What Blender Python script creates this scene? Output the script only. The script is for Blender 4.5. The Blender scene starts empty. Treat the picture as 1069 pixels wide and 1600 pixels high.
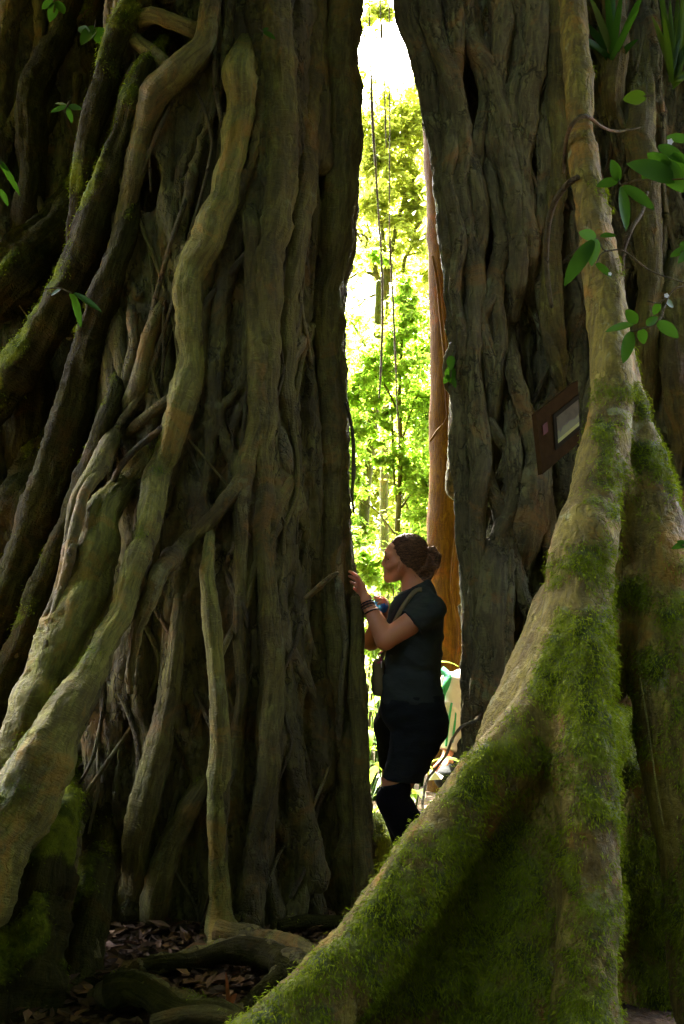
import bpy, bmesh, math, random
import numpy as np
from mathutils import Vector, Matrix

random.seed(7)
rng = np.random.default_rng(7)
SC = bpy.context.scene
COL = SC.collection

# ------------------------------------------------------------------ camera, sky, sun, exposure
CAM = np.array([0.0, 0.0, 1.4])
FPX = 1555.0                       # focal length in pixels of the 1069x1600 photograph
PITCH = math.radians(4.41)
cam_d = bpy.data.cameras.new('camera')
cam_o = bpy.data.objects.new('camera', cam_d)
COL.objects.link(cam_o)
cam_o.location = CAM
cam_o.rotation_euler = (math.radians(90) + PITCH, 0, 0)
cam_d.sensor_fit = 'VERTICAL'
cam_d.sensor_height = 36.0
cam_d.lens = 36.0 * FPX / 1600.0
cam_d.clip_start = 0.05
cam_d.clip_end = 2000
SC.camera = cam_o

SUN_EL, SUN_AZ = math.radians(58), math.radians(-14)     # azimuth clockwise from +Y
w = bpy.data.worlds.new('World')
SC.world = w
w.use_nodes = True
nt = w.node_tree
bg = nt.nodes['Background']
sky = nt.nodes.new('ShaderNodeTexSky')
sky.sky_type = 'NISHITA'
sky.sun_disc = False
sky.sun_elevation = SUN_EL
sky.sun_rotation = SUN_AZ
sky.dust_density = 7.0
sky.ozone_density = 0.6
sky.air_density = 0.35
nt.links.new(sky.outputs[0], bg.inputs[0])
bg.inputs[1].default_value = 0.15
sun_d = bpy.data.lights.new('sun', 'SUN')
sun_d.energy = 5.0
sun_d.angle = math.radians(0.53)
sun_d.color = (1.0, 0.93, 0.80)
sun_o = bpy.data.objects.new('sun', sun_d)
COL.objects.link(sun_o)
sdir = Vector((math.sin(SUN_AZ) * math.cos(SUN_EL), math.cos(SUN_AZ) * math.cos(SUN_EL), math.sin(SUN_EL)))
sun_o.rotation_euler = sdir.to_track_quat('Z', 'Y').to_euler()
sun_o.location = (0, 10, 30)
SC.view_settings.view_transform = 'Standard'
SC.view_settings.look = 'None'
SC.view_settings.exposure = 5.15
SC.view_settings.gamma = 1.0
SC.cycles.max_bounces = 8
SC.cycles.transmission_bounces = 6
SC.cycles.diffuse_bounces = 5

# ------------------------------------------------------------------ small maths
_cp, _sp = math.cos(PITCH), math.sin(PITCH)
def ray(px, py):
    a, b = (px - 534.5) / FPX, (800.0 - py) / FPX
    return np.array([a, _cp - b * _sp, _sp + b * _cp])
def P(px, py, Y):                      # the point at distance Y that the photo shows at (px, py)
    d = ray(px, py)
    return CAM + d * (Y / d[1])
def PXM(Y):                            # metres per photo pixel at distance Y
    return Y / FPX

def hash3(ix, iy, iz, seed):
    h = (ix.astype(np.uint32) * np.uint32(374761393) + iy.astype(np.uint32) * np.uint32(668265263)
         + iz.astype(np.uint32) * np.uint32(2246822519) + np.uint32((seed * 3266489917) & 0xffffffff))
    h ^= h >> np.uint32(15); h *= np.uint32(2246822519); h ^= h >> np.uint32(13)
    h *= np.uint32(3266489917); h ^= h >> np.uint32(16)
    return h.astype(np.float32) / np.float32(4294967295.0)
def vnoise(p, seed=0):
    p = np.asarray(p, np.float32)
    i = np.floor(p); f = p - i
    i = i.astype(np.int64) & 0xffffffff
    u = f * f * (3 - 2 * f)
    out = np.zeros(len(p), np.float32)
    for dx in (0, 1):
        wx = u[:, 0] if dx else 1 - u[:, 0]
        for dy in (0, 1):
            wy = u[:, 1] if dy else 1 - u[:, 1]
            for dz in (0, 1):
                wz = u[:, 2] if dz else 1 - u[:, 2]
                out += wx * wy * wz * hash3((i[:, 0] + dx) & 0xffffffff, (i[:, 1] + dy) & 0xffffffff, (i[:, 2] + dz) & 0xffffffff, seed)
    return out * 2 - 1
def fbm(p, octv=3, seed=0):
    p = np.asarray(p, np.float32)
    a, s, t = 1.0, 0.0, 0.0
    for o in range(octv):
        s = s + a * vnoise(p * (2.03 ** o), seed + 17 * o); t += a; a *= 0.5
    return s / t

def catmull(pts, step):
    """pts: (n, k) control rows, first three = position; resampled about every `step` metres"""
    p = np.asarray(pts, float)
    if len(p) == 2:
        q = p
    out = []
    n = len(p)
    for i in range(n - 1):
        p0 = p[i - 1] if i > 0 else 2 * p[0] - p[1]
        p3 = p[i + 2] if i + 2 < n else 2 * p[-1] - p[-2]
        p1, p2 = p[i], p[i + 1]
        m = max(2, int(np.linalg.norm(p2[:3] - p1[:3]) / step))
        t = (np.arange(m) / m)[:, None]
        out.append(0.5 * (2 * p1 + (p2 - p0) * t + (2 * p0 - 5 * p1 + 4 * p2 - p3) * t ** 2 + (3 * p1 - p0 - 3 * p2 + p3) * t ** 3))
    out.append(p[-1:])
    return np.concatenate(out)

# ------------------------------------------------------------------ object helpers
def tag(o, label=None, cat=None, group=None, kind=None):
    if label: o['label'] = label
    if cat: o['category'] = cat
    if group: o['group'] = group
    if kind: o['kind'] = kind
    return o
def empty(name, loc=(0, 0, 0)):
    o = bpy.data.objects.new(name, None)
    o.location = loc; o.empty_display_size = 0.1
    COL.objects.link(o)
    return o
def mesh_obj(name, verts, faces, mat, parent=None, smooth=True, uv=None, attrs=None):
    """faces: (n, 3|4) array or list of those; world coordinates; parented without moving"""
    me = bpy.data.meshes.new(name)
    verts = np.asarray(verts, np.float32)
    fl = faces if isinstance(faces, list) else [faces]
    fl = [np.asarray(f, np.int32) for f in fl if len(f)]
    nv = len(verts)
    loops = np.concatenate([f.ravel() for f in fl]) if fl else np.zeros(0, np.int32)
    tot = np.concatenate([np.full(len(f), f.shape[1], np.int32) for f in fl])
    start = np.concatenate([[0], np.cumsum(tot)[:-1]]).astype(np.int32)
    loc = np.zeros(3)
    if parent is not None:
        pl = parent.get('_wl')
        loc = np.array(pl) if pl is not None else np.array(parent.location)
    me.vertices.add(nv); me.vertices.foreach_set('co', (verts - loc.astype(np.float32)).ravel())
    me.loops.add(len(loops)); me.loops.foreach_set('vertex_index', loops)
    me.polygons.add(len(tot)); me.polygons.foreach_set('loop_start', start); me.polygons.foreach_set('loop_total', tot)
    me.polygons.foreach_set('use_smooth', np.full(len(tot), smooth, bool))
    if uv is not None:
        l = me.uv_layers.new(name='UVMap')
        l.data.foreach_set('uv', np.asarray(uv, np.float32)[loops].ravel())
    for k, a in (attrs or {}).items():
        at = me.attributes.new(k, 'FLOAT', 'POINT')
        at.data.foreach_set('value', np.asarray(a, np.float32))
    me.update(); me.validate()
    if mat: me.materials.append(mat)
    o = bpy.data.objects.new(name, me)
    COL.objects.link(o)
    if parent is not None:
        o.parent = parent
    return o

class Bag:
    """collects plain geometry, then links it as one mesh object"""
    def __init__(s): s.v = []; s.q = []; s.t = []; s.n = 0; s.uv = []; s.a = []
    def add(s, v, q=None, t=None, uv=None, a=None):
        v = np.asarray(v, np.float32)
        if q is not None and len(q): s.q.append(np.asarray(q, np.int32) + s.n)
        if t is not None and len(t): s.t.append(np.asarray(t, np.int32) + s.n)
        s.v.append(v); s.n += len(v)
        s.uv.append(np.zeros((len(v), 2), np.float32) if uv is None else uv)
        s.a.append(np.zeros(len(v), np.float32) if a is None else np.asarray(a, np.float32))
    def build(s, name, mat, parent=None, smooth=True, attr='moss'):
        fl = []
        if s.q: fl.append(np.concatenate(s.q))
        if s.t: fl.append(np.concatenate(s.t))
        return mesh_obj(name, np.concatenate(s.v), fl, mat, parent, smooth, np.concatenate(s.uv), {attr: np.concatenate(s.a)})

def tube(path, rad, sides=14, noise=0.0, nscale=9.0, seed=0, cap=True, flat=None):
    """swept tube round a resampled path; returns verts, quads, tris, uv, normals"""
    p = np.asarray(path, float); r = np.asarray(rad, float)
    n = len(p)
    t = np.gradient(p, axis=0); t /= np.linalg.norm(t, axis=1)[:, None] + 1e-9
    ref = np.array([0.0, 1.0, 0.0]) if abs(t[0, 1]) < 0.9 else np.array([1.0, 0, 0])
    u = np.cross(ref, t[0]); u /= np.linalg.norm(u)
    U = np.zeros_like(p); V = np.zeros_like(p)
    for i in range(n):
        u = u - t[i] * np.dot(u, t[i]); u /= np.linalg.norm(u) + 1e-9
        U[i] = u; V[i] = np.cross(t[i], u)
    ang = np.arange(sides) / sides * 2 * math.pi
    dirs = np.cos(ang)[None, :, None] * U[:, None, :] + np.sin(ang)[None, :, None] * V[:, None, :]
    R = np.repeat(r[:, None], sides, 1)
    L = np.concatenate([[0], np.cumsum(np.linalg.norm(np.diff(p, axis=0), axis=1))])
    base = p[:, None, :] + dirs * R[..., None]
    if noise > 0:
        q = base.reshape(-1, 3)
        rr = R.ravel()
        c = np.stack([np.repeat(L, sides) * 3.0, np.tile(np.cos(ang), n) * 1.6, np.tile(np.sin(ang), n) * 1.6], 1)
        d = 0.55 * fbm(q * nscale, 2, seed) + 0.35 * fbm(c * np.array([1.2, 1.3, 1.3]) + 31 * seed, 2, seed + 5) + 0.22 * fbm(q * nscale * 4, 2, seed + 9)
        c2 = np.stack([np.repeat(L, sides) * 2.2, np.tile(np.cos(ang), n) * 2.4, np.tile(np.sin(ang), n) * 2.4], 1)
        d = d + 0.8 * (0.3 - np.abs(fbm(c2 + 7.7 * seed, 2, seed + 13))) + 0.25 * fbm(q * nscale * 8, 2, seed + 15)
        R = (rr * (1 + noise * d)).reshape(n, sides)
        base = p[:, None, :] + dirs * R[..., None]
    v = base.reshape(-1, 3)
    i = np.arange(n - 1)[:, None] * sides; j = np.arange(sides)[None, :]; j2 = (j + 1) % sides
    q = np.stack([i + j, i + j2, i + sides + j2, i + sides + j], -1).reshape(-1, 4)
    circ = 2 * math.pi * float(np.mean(r))
    uv = np.stack([np.tile(np.abs(np.arange(sides) / sides * 2 - 1) * circ * 0.5, n), np.repeat(L, sides)], 1)
    nrm = dirs.reshape(-1, 3)
    tri = np.zeros((0, 3), int)
    if cap:
        v = np.concatenate([v, p[:1] - t[:1] * r[0] * 0.5, p[-1:] + t[-1:] * r[-1] * 0.5])
        a, b = n * sides, n * sides + 1
        tri = np.concatenate([np.stack([np.full(sides, a), (np.arange(sides) + 1) % sides, np.arange(sides)], 1),
                              np.stack([np.full(sides, b), (n - 1) * sides + np.arange(sides), (n - 1) * sides + (np.arange(sides) + 1) % sides], 1)])
        uv = np.concatenate([uv, [[0, 0], [0, L[-1]]]])
        nrm = np.concatenate([nrm, -t[:1], t[-1:]])
    return v, q, tri, uv.astype(np.float32), nrm

# ------------------------------------------------------------------ signed-distance modelling
class Vol:
    def __init__(s, lo, hi, h):
        s.lo = np.asarray(lo, float); s.h = h
        s.n = np.ceil((np.asarray(hi) - s.lo) / h).astype(int) + 1
        s.f = np.full(tuple(s.n), 1.0, np.float32)
        s.ax = [(s.lo[k] + np.arange(s.n[k]) * h).astype(np.float32) for k in range(3)]
    def box(s, lo, hi):
        a = np.clip(np.floor((np.asarray(lo) - s.lo) / s.h).astype(int), 0, s.n)
        b = np.clip(np.ceil((np.asarray(hi) - s.lo) / s.h).astype(int) + 1, 0, s.n)
        return tuple(slice(x, y) for x, y in zip(a, b))
    def grids(s, sl):
        return (s.ax[0][sl[0]][:, None, None], s.ax[1][sl[1]][None, :, None], s.ax[2][sl[2]][None, None, :])
    @staticmethod
    def smin(a, b, k):
        if k <= 0: return np.minimum(a, b)
        hh = np.maximum(k - np.abs(a - b), 0) / k
        return np.minimum(a, b) - hh * hh * (k * 0.25)
    def chain(s, pts, k=0.03, pad=None):
        """pts rows (x, y, z, r): round cones joined, then blended into the volume; k < 0 carves"""
        p = np.asarray(pts, float)
        m = abs(k) + 3 * s.h if pad is None else pad
        rmax = p[:, 3].max()
        SL = s.box(p[:, :3].min(0) - rmax - m, p[:, :3].max(0) + rmax + m)
        if min(x.stop - x.start for x in SL) <= 0: return
        tmp = np.full(tuple(x.stop - x.start for x in SL), 1.0, np.float32)
        for i in range(len(p) - 1):
            a, b = p[i], p[i + 1]
            rm = max(a[3], b[3]) + m
            sl = s.box(np.minimum(a[:3], b[:3]) - rm, np.maximum(a[:3], b[:3]) + rm)
            if min(x.stop - x.start for x in sl) <= 0: continue
            X, Y, Z = s.grids(sl)
            ab = b[:3] - a[:3]; L2 = float(ab @ ab) + 1e-12
            X = X - np.float32(a[0]); Y = Y - np.float32(a[1]); Z = Z - np.float32(a[2])
            t = np.clip((X * np.float32(ab[0]) + Y * np.float32(ab[1]) + Z * np.float32(ab[2])) / np.float32(L2), 0, 1)
            d = np.sqrt((X - t * np.float32(ab[0])) ** 2 + (Y - t * np.float32(ab[1])) ** 2 + (Z - t * np.float32(ab[2])) ** 2) - (np.float32(a[3]) + t * np.float32(b[3] - a[3]))
            o = tuple(slice(x.start - y.start, x.stop - y.start) for x, y in zip(sl, SL))
            np.minimum(tmp[o], d, out=tmp[o])
        if k >= 0: s.f[SL] = s.smin(s.f[SL], tmp, k)
        else: s.f[SL] = -s.smin(-s.f[SL], tmp, -k)
    def ell(s, c, r, k=0.02, rot=None, carve=False):
        """ellipsoid with centre c, radii r, rot = 3x3 whose rows are its axes"""
        c = np.asarray(c, float); r = np.asarray(r, float)
        R = r.max() + k + 3 * s.h
        sl = s.box(c - R, c + R)
        if min(x.stop - x.start for x in sl) <= 0: return
        X, Y, Z = s.grids(sl)
        X = X - np.float32(c[0]); Y = Y - np.float32(c[1]); Z = Z - np.float32(c[2])
        A = np.eye(3) if rot is None else np.asarray(rot)
        q = [(X * np.float32(A[i, 0]) + Y * np.float32(A[i, 1]) + Z * np.float32(A[i, 2])) for i in range(3)]
        k0 = np.sqrt((q[0] / r[0]) ** 2 + (q[1] / r[1]) ** 2 + (q[2] / r[2]) ** 2)
        k1 = np.sqrt((q[0] / r[0] ** 2) ** 2 + (q[1] / r[1] ** 2) ** 2 + (q[2] / r[2] ** 2) ** 2) + 1e-6
        d = (k0 * (k0 - 1) / k1).astype(np.float32)
        if carve: s.f[sl] = -s.smin(-s.f[sl], d, k)
        else: s.f[sl] = s.smin(s.f[sl], d, k)
    def mesh(s):
        return surface_nets(s.f, s.lo, s.h)
    def sample_grad(s, v):
        """unit outward normals at points by central differences of the field"""
        i = np.clip(np.round((v - s.lo) / s.h).astype(int), 1, s.n - 2)
        g = np.stack([s.f[i[:, 0] + 1, i[:, 1], i[:, 2]] - s.f[i[:, 0] - 1, i[:, 1], i[:, 2]],
                      s.f[i[:, 0], i[:, 1] + 1, i[:, 2]] - s.f[i[:, 0], i[:, 1] - 1, i[:, 2]],
                      s.f[i[:, 0], i[:, 1], i[:, 2] + 1] - s.f[i[:, 0], i[:, 1], i[:, 2] - 1]], 1)
        return g / (np.linalg.norm(g, axis=1)[:, None] + 1e-9)

def surface_nets(f, lo, h):
    f = f.copy()
    for ax in range(3):                                   # close the surface at the grid's border
        sl = [slice(None)] * 3
        for e in (0, -1):
            sl[ax] = e; f[tuple(sl)] = np.maximum(f[tuple(sl)], 0.25 * h)
    ins = f < 0
    nx, ny, nz = f.shape
    cnt = np.zeros((nx - 1, ny - 1, nz - 1), np.uint8)
    for a in (0, 1):
        for b in (0, 1):
            for c in (0, 1):
                cnt += ins[a:nx - 1 + a, b:ny - 1 + b, c:nz - 1 + c]
    I, J, K = np.nonzero((cnt > 0) & (cnt < 8))
    idx = np.full(cnt.shape, -1, np.int32)
    idx[I, J, K] = np.arange(len(I), dtype=np.int32)
    corners = [(a, b, c) for a in (0, 1) for b in (0, 1) for c in (0, 1)]
    cv = np.stack([f[I + a, J + b, K + c] for a, b, c in corners], 1)
    acc = np.zeros((len(I), 3)); num = np.zeros(len(I))
    for x in range(8):
        for y in range(x + 1, 8):
            dlt = np.array(corners[y]) - np.array(corners[x])
            if np.abs(dlt).sum() != 1: continue
            va, vb = cv[:, x], cv[:, y]
            cr = (va < 0) != (vb < 0)
            t = np.where(cr, va / np.where(cr, va - vb, 1), 0)
            acc += np.where(cr[:, None], np.array(corners[x])[None] + t[:, None] * dlt[None], 0)
            num += cr
    v = (np.stack([I, J, K], 1) + acc / num[:, None]) * h + np.asarray(lo)
    faces = []
    for ax in range(3):
        u1, u2 = (ax + 1) % 3, (ax + 2) % 3
        s0 = [slice(None)] * 3; s1 = [slice(None)] * 3
        s0[ax] = slice(0, -1); s1[ax] = slice(1, None)
        for u in (u1, u2):
            s0[u] = slice(1, -1); s1[u] = slice(1, -1)
        A, B = ins[tuple(s0)], ins[tuple(s1)]
        E = np.stack(np.nonzero(A != B), 1)
        flip = A[E[:, 0], E[:, 1], E[:, 2]]
        E[:, u1] += 1; E[:, u2] += 1
        def cell(d1, d2):
            q = E.copy(); q[:, u1] += d1; q[:, u2] += d2
            return idx[q[:, 0], q[:, 1], q[:, 2]]
        qd = np.stack([cell(-1, -1), cell(0, -1), cell(0, 0), cell(-1, 0)], 1)
        qd[~flip] = qd[~flip][:, ::-1]
        faces.append(qd)
    return v, np.concatenate(faces)

# ------------------------------------------------------------------ materials
def new_mat(name):
    m = bpy.data.materials.new(name); m.use_nodes = True
    t = m.node_tree
    for n in list(t.nodes): t.nodes.remove(n)
    out = t.nodes.new('ShaderNodeOutputMaterial')
    return m, t, out
class N:
    """terse node wiring"""
    def __init__(s, t): s.t = t
    def n(s, ty, **kw):
        x = s.t.nodes.new(ty)
        for k, v in kw.items(): setattr(x, k, v)
        return x
    def put(s, sock, v):
        if isinstance(v, bpy.types.NodeSocket): s.t.links.new(v, sock)
        else: sock.default_value = v
    def coord(s, kind='Object'): return s.n('ShaderNodeTexCoord').outputs[kind]
    def mapping(s, v, scale=(1, 1, 1), loc=(0, 0, 0)):
        m = s.n('ShaderNodeMapping'); s.put(m.inputs['Vector'], v); m.inputs['Scale'].default_value = scale; m.inputs['Location'].default_value = loc
        return m.outputs[0]
    def noise(s, v, scale=5, detail=4, rough=0.55, dist=0.0):
        x = s.n('ShaderNodeTexNoise'); s.put(x.inputs['Vector'], v)
        x.inputs['Scale'].default_value = scale; x.inputs['Detail'].default_value = detail
        x.inputs['Roughness'].default_value = rough; x.inputs['Distortion'].default_value = dist
        return x.outputs['Fac']
    def n_col(s, v, scale):
        x = s.n('ShaderNodeTexNoise'); s.put(x.inputs['Vector'], v); x.inputs['Scale'].default_value = scale; x.inputs['Detail'].default_value = 3
        return s.mix(1.0, x.outputs['Color'], (9.0, 9.0, 9.0), 'MULTIPLY')
    def voronoi(s, v, scale=5, feature='F1', out='Distance'):
        x = s.n('ShaderNodeTexVoronoi', feature=feature); s.put(x.inputs['Vector'], v); x.inputs['Scale'].default_value = scale
        return x.outputs[out]
    def ramp(s, f, stops):
        r = s.n('ShaderNodeValToRGB'); s.put(r.inputs[0], f)
        e = r.color_ramp.elements
        while len(e) < len(stops): e.new(0.5)
        for k, (p, c) in enumerate(stops):
            e[k].position = p; e[k].color = (*c, 1) if len(c) == 3 else c
        return r.outputs[0]
    def step(s, f, a, b):
        m = s.n('ShaderNodeMapRange', interpolation_type='SMOOTHSTEP'); s.put(m.inputs[0], f)
        m.inputs[1].default_value = a; m.inputs[2].default_value = b
        return m.outputs[0]
    def mix(s, f, a, b, mode='MIX'):
        m = s.n('ShaderNodeMix', data_type='RGBA', blend_type=mode); s.put(m.inputs[0], f)
        for k, v in ((6, a), (7, b)):
            s.put(m.inputs[k], (*v, 1) if isinstance(v, tuple) and len(v) == 3 else v)
        return m.outputs[2]
    def math(s, op, a, b=0.0, clamp=False):
        m = s.n('ShaderNodeMath', operation=op, use_clamp=clamp); s.put(m.inputs[0], a); s.put(m.inputs[1], b)
        return m.outputs[0]
    def bump(s, h, strength=0.5, dist=0.01, nrm=None):
        b = s.n('ShaderNodeBump'); s.put(b.inputs['Height'], h); b.inputs['Strength'].default_value = strength; b.inputs['Distance'].default_value = dist
        if nrm is not None: s.put(b.inputs['Normal'], nrm)
        return b.outputs[0]
    def principled(s, col, rough=0.8, nrm=None, spec=0.3, **kw):
        p = s.n('ShaderNodeBsdfPrincipled'); s.put(p.inputs['Base Color'], (*col, 1) if isinstance(col, tuple) and len(col) == 3 else col)
        s.put(p.inputs['Roughness'], rough); p.inputs['Specular IOR Level'].default_value = spec
        if nrm is not None: s.put(p.inputs['Normal'], nrm)
        for k, v in kw.items(): s.put(p.inputs[k], v)
        return p.outputs[0]
    def attr(s, name):
        return s.n('ShaderNodeAttribute', attribute_name=name).outputs['Fac']

def bark_material(name, dark, mid, pale, uvspace=False, ring=0.35, moss_gain=1.0, lichen=0.35, bump=1.0, cracks=1.0, spec=0.35):
    dark, mid, pale = [(c[0] * 0.97, c[1] * 1.10, c[2] * 0.74) for c in (dark, mid, pale)]
    m, t, out = new_mat(name); g = N(t)
    ob = g.coord('Object')
    if uvspace:
        uv = g.coord('UV')
        fib = g.noise(g.mapping(uv, (48, 7, 1)), 1.0, 6, 0.62, 1.2)           # long fibres
        rings = g.noise(g.mapping(uv, (26, 120, 1)), 1.0, 4, 0.6, 1.5)           # cross wrinkles and lenticels
        spots = g.voronoi(g.mapping(uv, (45, 120, 1)), 1.0)
        wv = g.mix(0.16, g.mapping(uv, (34, 9, 1)), g.n_col(ob, 22))
    else:
        fib = g.noise(g.mapping(ob, (30, 30, 5.5)), 1.0, 6, 0.62, 1.2)
        rings = g.noise(g.mapping(ob, (26, 26, 70)), 1.0, 4, 0.6, 1.5)
        spots = g.voronoi(g.mapping(ob, (40, 40, 70)), 1.0)
        wv = g.mix(0.16, g.mapping(ob, (26, 26, 6)), g.n_col(ob, 22))
    fine = g.noise(ob, 70, 5, 0.7)
    big = g.noise(ob, 2.6, 4, 0.6, 0.6)
    mid_n = g.noise(ob, 9.0, 5, 0.62, 0.4)
    c = g.mix(g.step(big, 0.32, 0.68), dark, mid)
    c = g.mix(g.math('MULTIPLY', g.step(mid_n, 0.48, 0.72), 0.65), c, pale)
    c = g.mix(g.math('MULTIPLY', g.step(fib, 0.62, 0.36), 0.6), c, tuple(x * 0.35 for x in dark))
    crack = g.math('MULTIPLY', g.step(g.voronoi(wv, 1.0, 'DISTANCE_TO_EDGE'), 0.10, 0.015), g.math('MULTIPLY', g.step(mid_n, 0.44, 0.62), cracks))
    c = g.mix(g.math('MULTIPLY', crack, 0.75), c, tuple(x * 0.25 for x in dark))
    c = g.mix(g.math('MULTIPLY', g.step(rings, 0.56, 0.74), ring), c, tuple(min(1, x * 1.5) for x in pale))
    warm = g.math('MULTIPLY', g.step(g.noise(ob, 4.4, 5, 0.7, 0.8), 0.52, 0.66), 0.6)
    c = g.mix(warm, c, (mid[0] * 1.35, mid[1] * 0.80, mid[2] * 0.5))
    lich = g.math('MULTIPLY', g.step(g.noise(ob, 6.3, 5, 0.68, 0.3), 0.60, 0.68), lichen)
    c = g.mix(lich, c, (0.20, 0.22, 0.10))
    ms = g.math('MULTIPLY', g.attr('moss'), moss_gain, True)
    msk = g.step(g.math('ADD', ms, g.math('MULTIPLY', g.math('SUBTRACT', fine, 0.5), 0.9)), 0.35, 0.75)
    mosscol = g.mix(g.step(g.noise(ob, 14, 4, 0.6), 0.35, 0.68), (0.045, 0.066, 0.004), (0.15, 0.18, 0.009))
    c = g.mix(msk, c, mosscol)
    bump = bump * (1.35 if uvspace else 1.15)
    hgt = g.math('ADD', g.math('MULTIPLY', fib, 0.9), g.math('MULTIPLY', rings, ring * 1.2))
    hgt = g.math('ADD', hgt, g.math('MULTIPLY', fine, 0.35))
    hgt = g.math('ADD', hgt, g.math('MULTIPLY', spots, 0.18))
    hgt = g.math('SUBTRACT', hgt, g.math('MULTIPLY', crack, 0.8))
    hgt = g.math('ADD', hgt, g.math('MULTIPLY', g.math('MULTIPLY', msk, fine), 0.9))
    nr = g.bump(hgt, 0.75 * bump, 0.014)
    rough = g.math('ADD', 0.55, g.math('MULTIPLY', mid_n, 0.4))
    t.links.new(g.principled(c, rough, nr, spec), out.inputs[0])
    return m

BARK_L = bark_material('fig_bark', (0.055, 0.036, 0.012), (0.120, 0.094, 0.026), (0.20, 0.170, 0.055), False, 0.12)
BARK_R = bark_material('grey_fig_bark', (0.075, 0.055, 0.028), (0.155, 0.122, 0.062), (0.24, 0.21, 0.115), False, 0.12, lichen=0.45)
ROOT_PALE = bark_material('pale_root_bark', (0.12, 0.092, 0.022), (0.22, 0.19, 0.042), (0.31, 0.28, 0.085), True, 0.35, cracks=0.3)
ROOT_BROWN = bark_material('brown_root_bark', (0.075, 0.050, 0.015), (0.15, 0.118, 0.030), (0.23, 0.195, 0.060), True, 0.2, cracks=0.3)
ROOT_GREY = bark_material('grey_root_bark', (0.098, 0.071, 0.040), (0.185, 0.145, 0.078), (0.28, 0.23, 0.13), True, 0.18, lichen=0.45)
ORANGE = bark_material('orange_bark', (0.046, 0.017, 0.0014), (0.070, 0.031, 0.0020), (0.105, 0.052, 0.0032), True, 0.25, lichen=0.0, bump=0.5, cracks=0.3, spec=0.04)
BGBARK = bark_material('forest_bark', (0.07, 0.065, 0.018), (0.12, 0.115, 0.030), (0.18, 0.17, 0.06), True, 0.2, spec=0.1)
ROOT_DARK = bark_material('dark_root_bark', (0.020, 0.015, 0.004), (0.042, 0.036, 0.008), (0.07, 0.064, 0.018), True, 0.2, cracks=0.3, spec=0.08, lichen=0.15)  # dark mossy bark; shade of the far-left recess is also put into the colour
VINE = bark_material('vine_bark', (0.05, 0.035, 0.018), (0.11, 0.08, 0.04), (0.17, 0.13, 0.07), True, 0.3)

def leaf_material(name, a, b, trans, tfac=0.5, rough=0.45, spec=0.25):
    m, t, out = new_mat(name); g = N(t)
    ob = g.coord('Object')
    v = g.attr('moss')
    n = g.noise(ob, 3.0, 3, 0.6)
    f = g.math('ADD', g.math('MULTIPLY', v, 0.75), g.math('MULTIPLY', n, 0.35), True)
    c = g.mix(f, a, b)
    tc = g.mix(f, tuple(x * 0.6 for x in trans), trans)
    d = g.principled(c, rough, None, spec)
    tr = g.n('ShaderNodeBsdfTranslucent'); g.put(tr.inputs[0], tc)
    mx = g.n('ShaderNodeMixShader'); mx.inputs[0].default_value = tfac
    t.links.new(d, mx.inputs[1]); t.links.new(tr.outputs[0], mx.inputs[2])
    t.links.new(mx.outputs[0], out.inputs[0])
    return m
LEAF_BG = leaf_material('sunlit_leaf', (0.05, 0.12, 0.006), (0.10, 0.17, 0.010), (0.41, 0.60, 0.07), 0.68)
LEAF_GOLD = leaf_material('golden_leaf', (0.07, 0.12, 0.006), (0.13, 0.16, 0.010), (0.53, 0.60, 0.09), 0.70)
LEAF_HIGH = leaf_material('canopy_leaf', (0.05, 0.085, 0.010), (0.10, 0.13, 0.015), (0.44, 0.46, 0.02), 0.5)
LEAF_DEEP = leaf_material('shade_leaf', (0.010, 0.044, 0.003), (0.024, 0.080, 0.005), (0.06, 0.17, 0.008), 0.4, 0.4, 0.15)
LEAF_FERN = leaf_material('fern_leaf', (0.015, 0.045, 0.003), (0.04, 0.085, 0.006), (0.10, 0.19, 0.008), 0.4, 0.4, 0.15)
MOSS = leaf_material('moss_tuft', (0.060, 0.110, 0.004), (0.23, 0.27, 0.010), (0.22, 0.32, 0.008), 0.35, 0.8, 0.1)

def plain(name, col, rough=0.7, spec=0.3, nscale=40, var=0.25, bump=0.2, dist=0.002, **kw):
    m, t, out = new_mat(name); g = N(t)
    ob = g.coord('Object')
    n = g.noise(ob, nscale, 4, 0.6)
    c = g.mix(n, tuple(x * (1 - var) for x in col), tuple(min(1, x * (1 + var)) for x in col))
    t.links.new(g.principled(c, rough, g.bump(n, bump, dist), spec, **kw), out.inputs[0])
    return m

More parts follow.
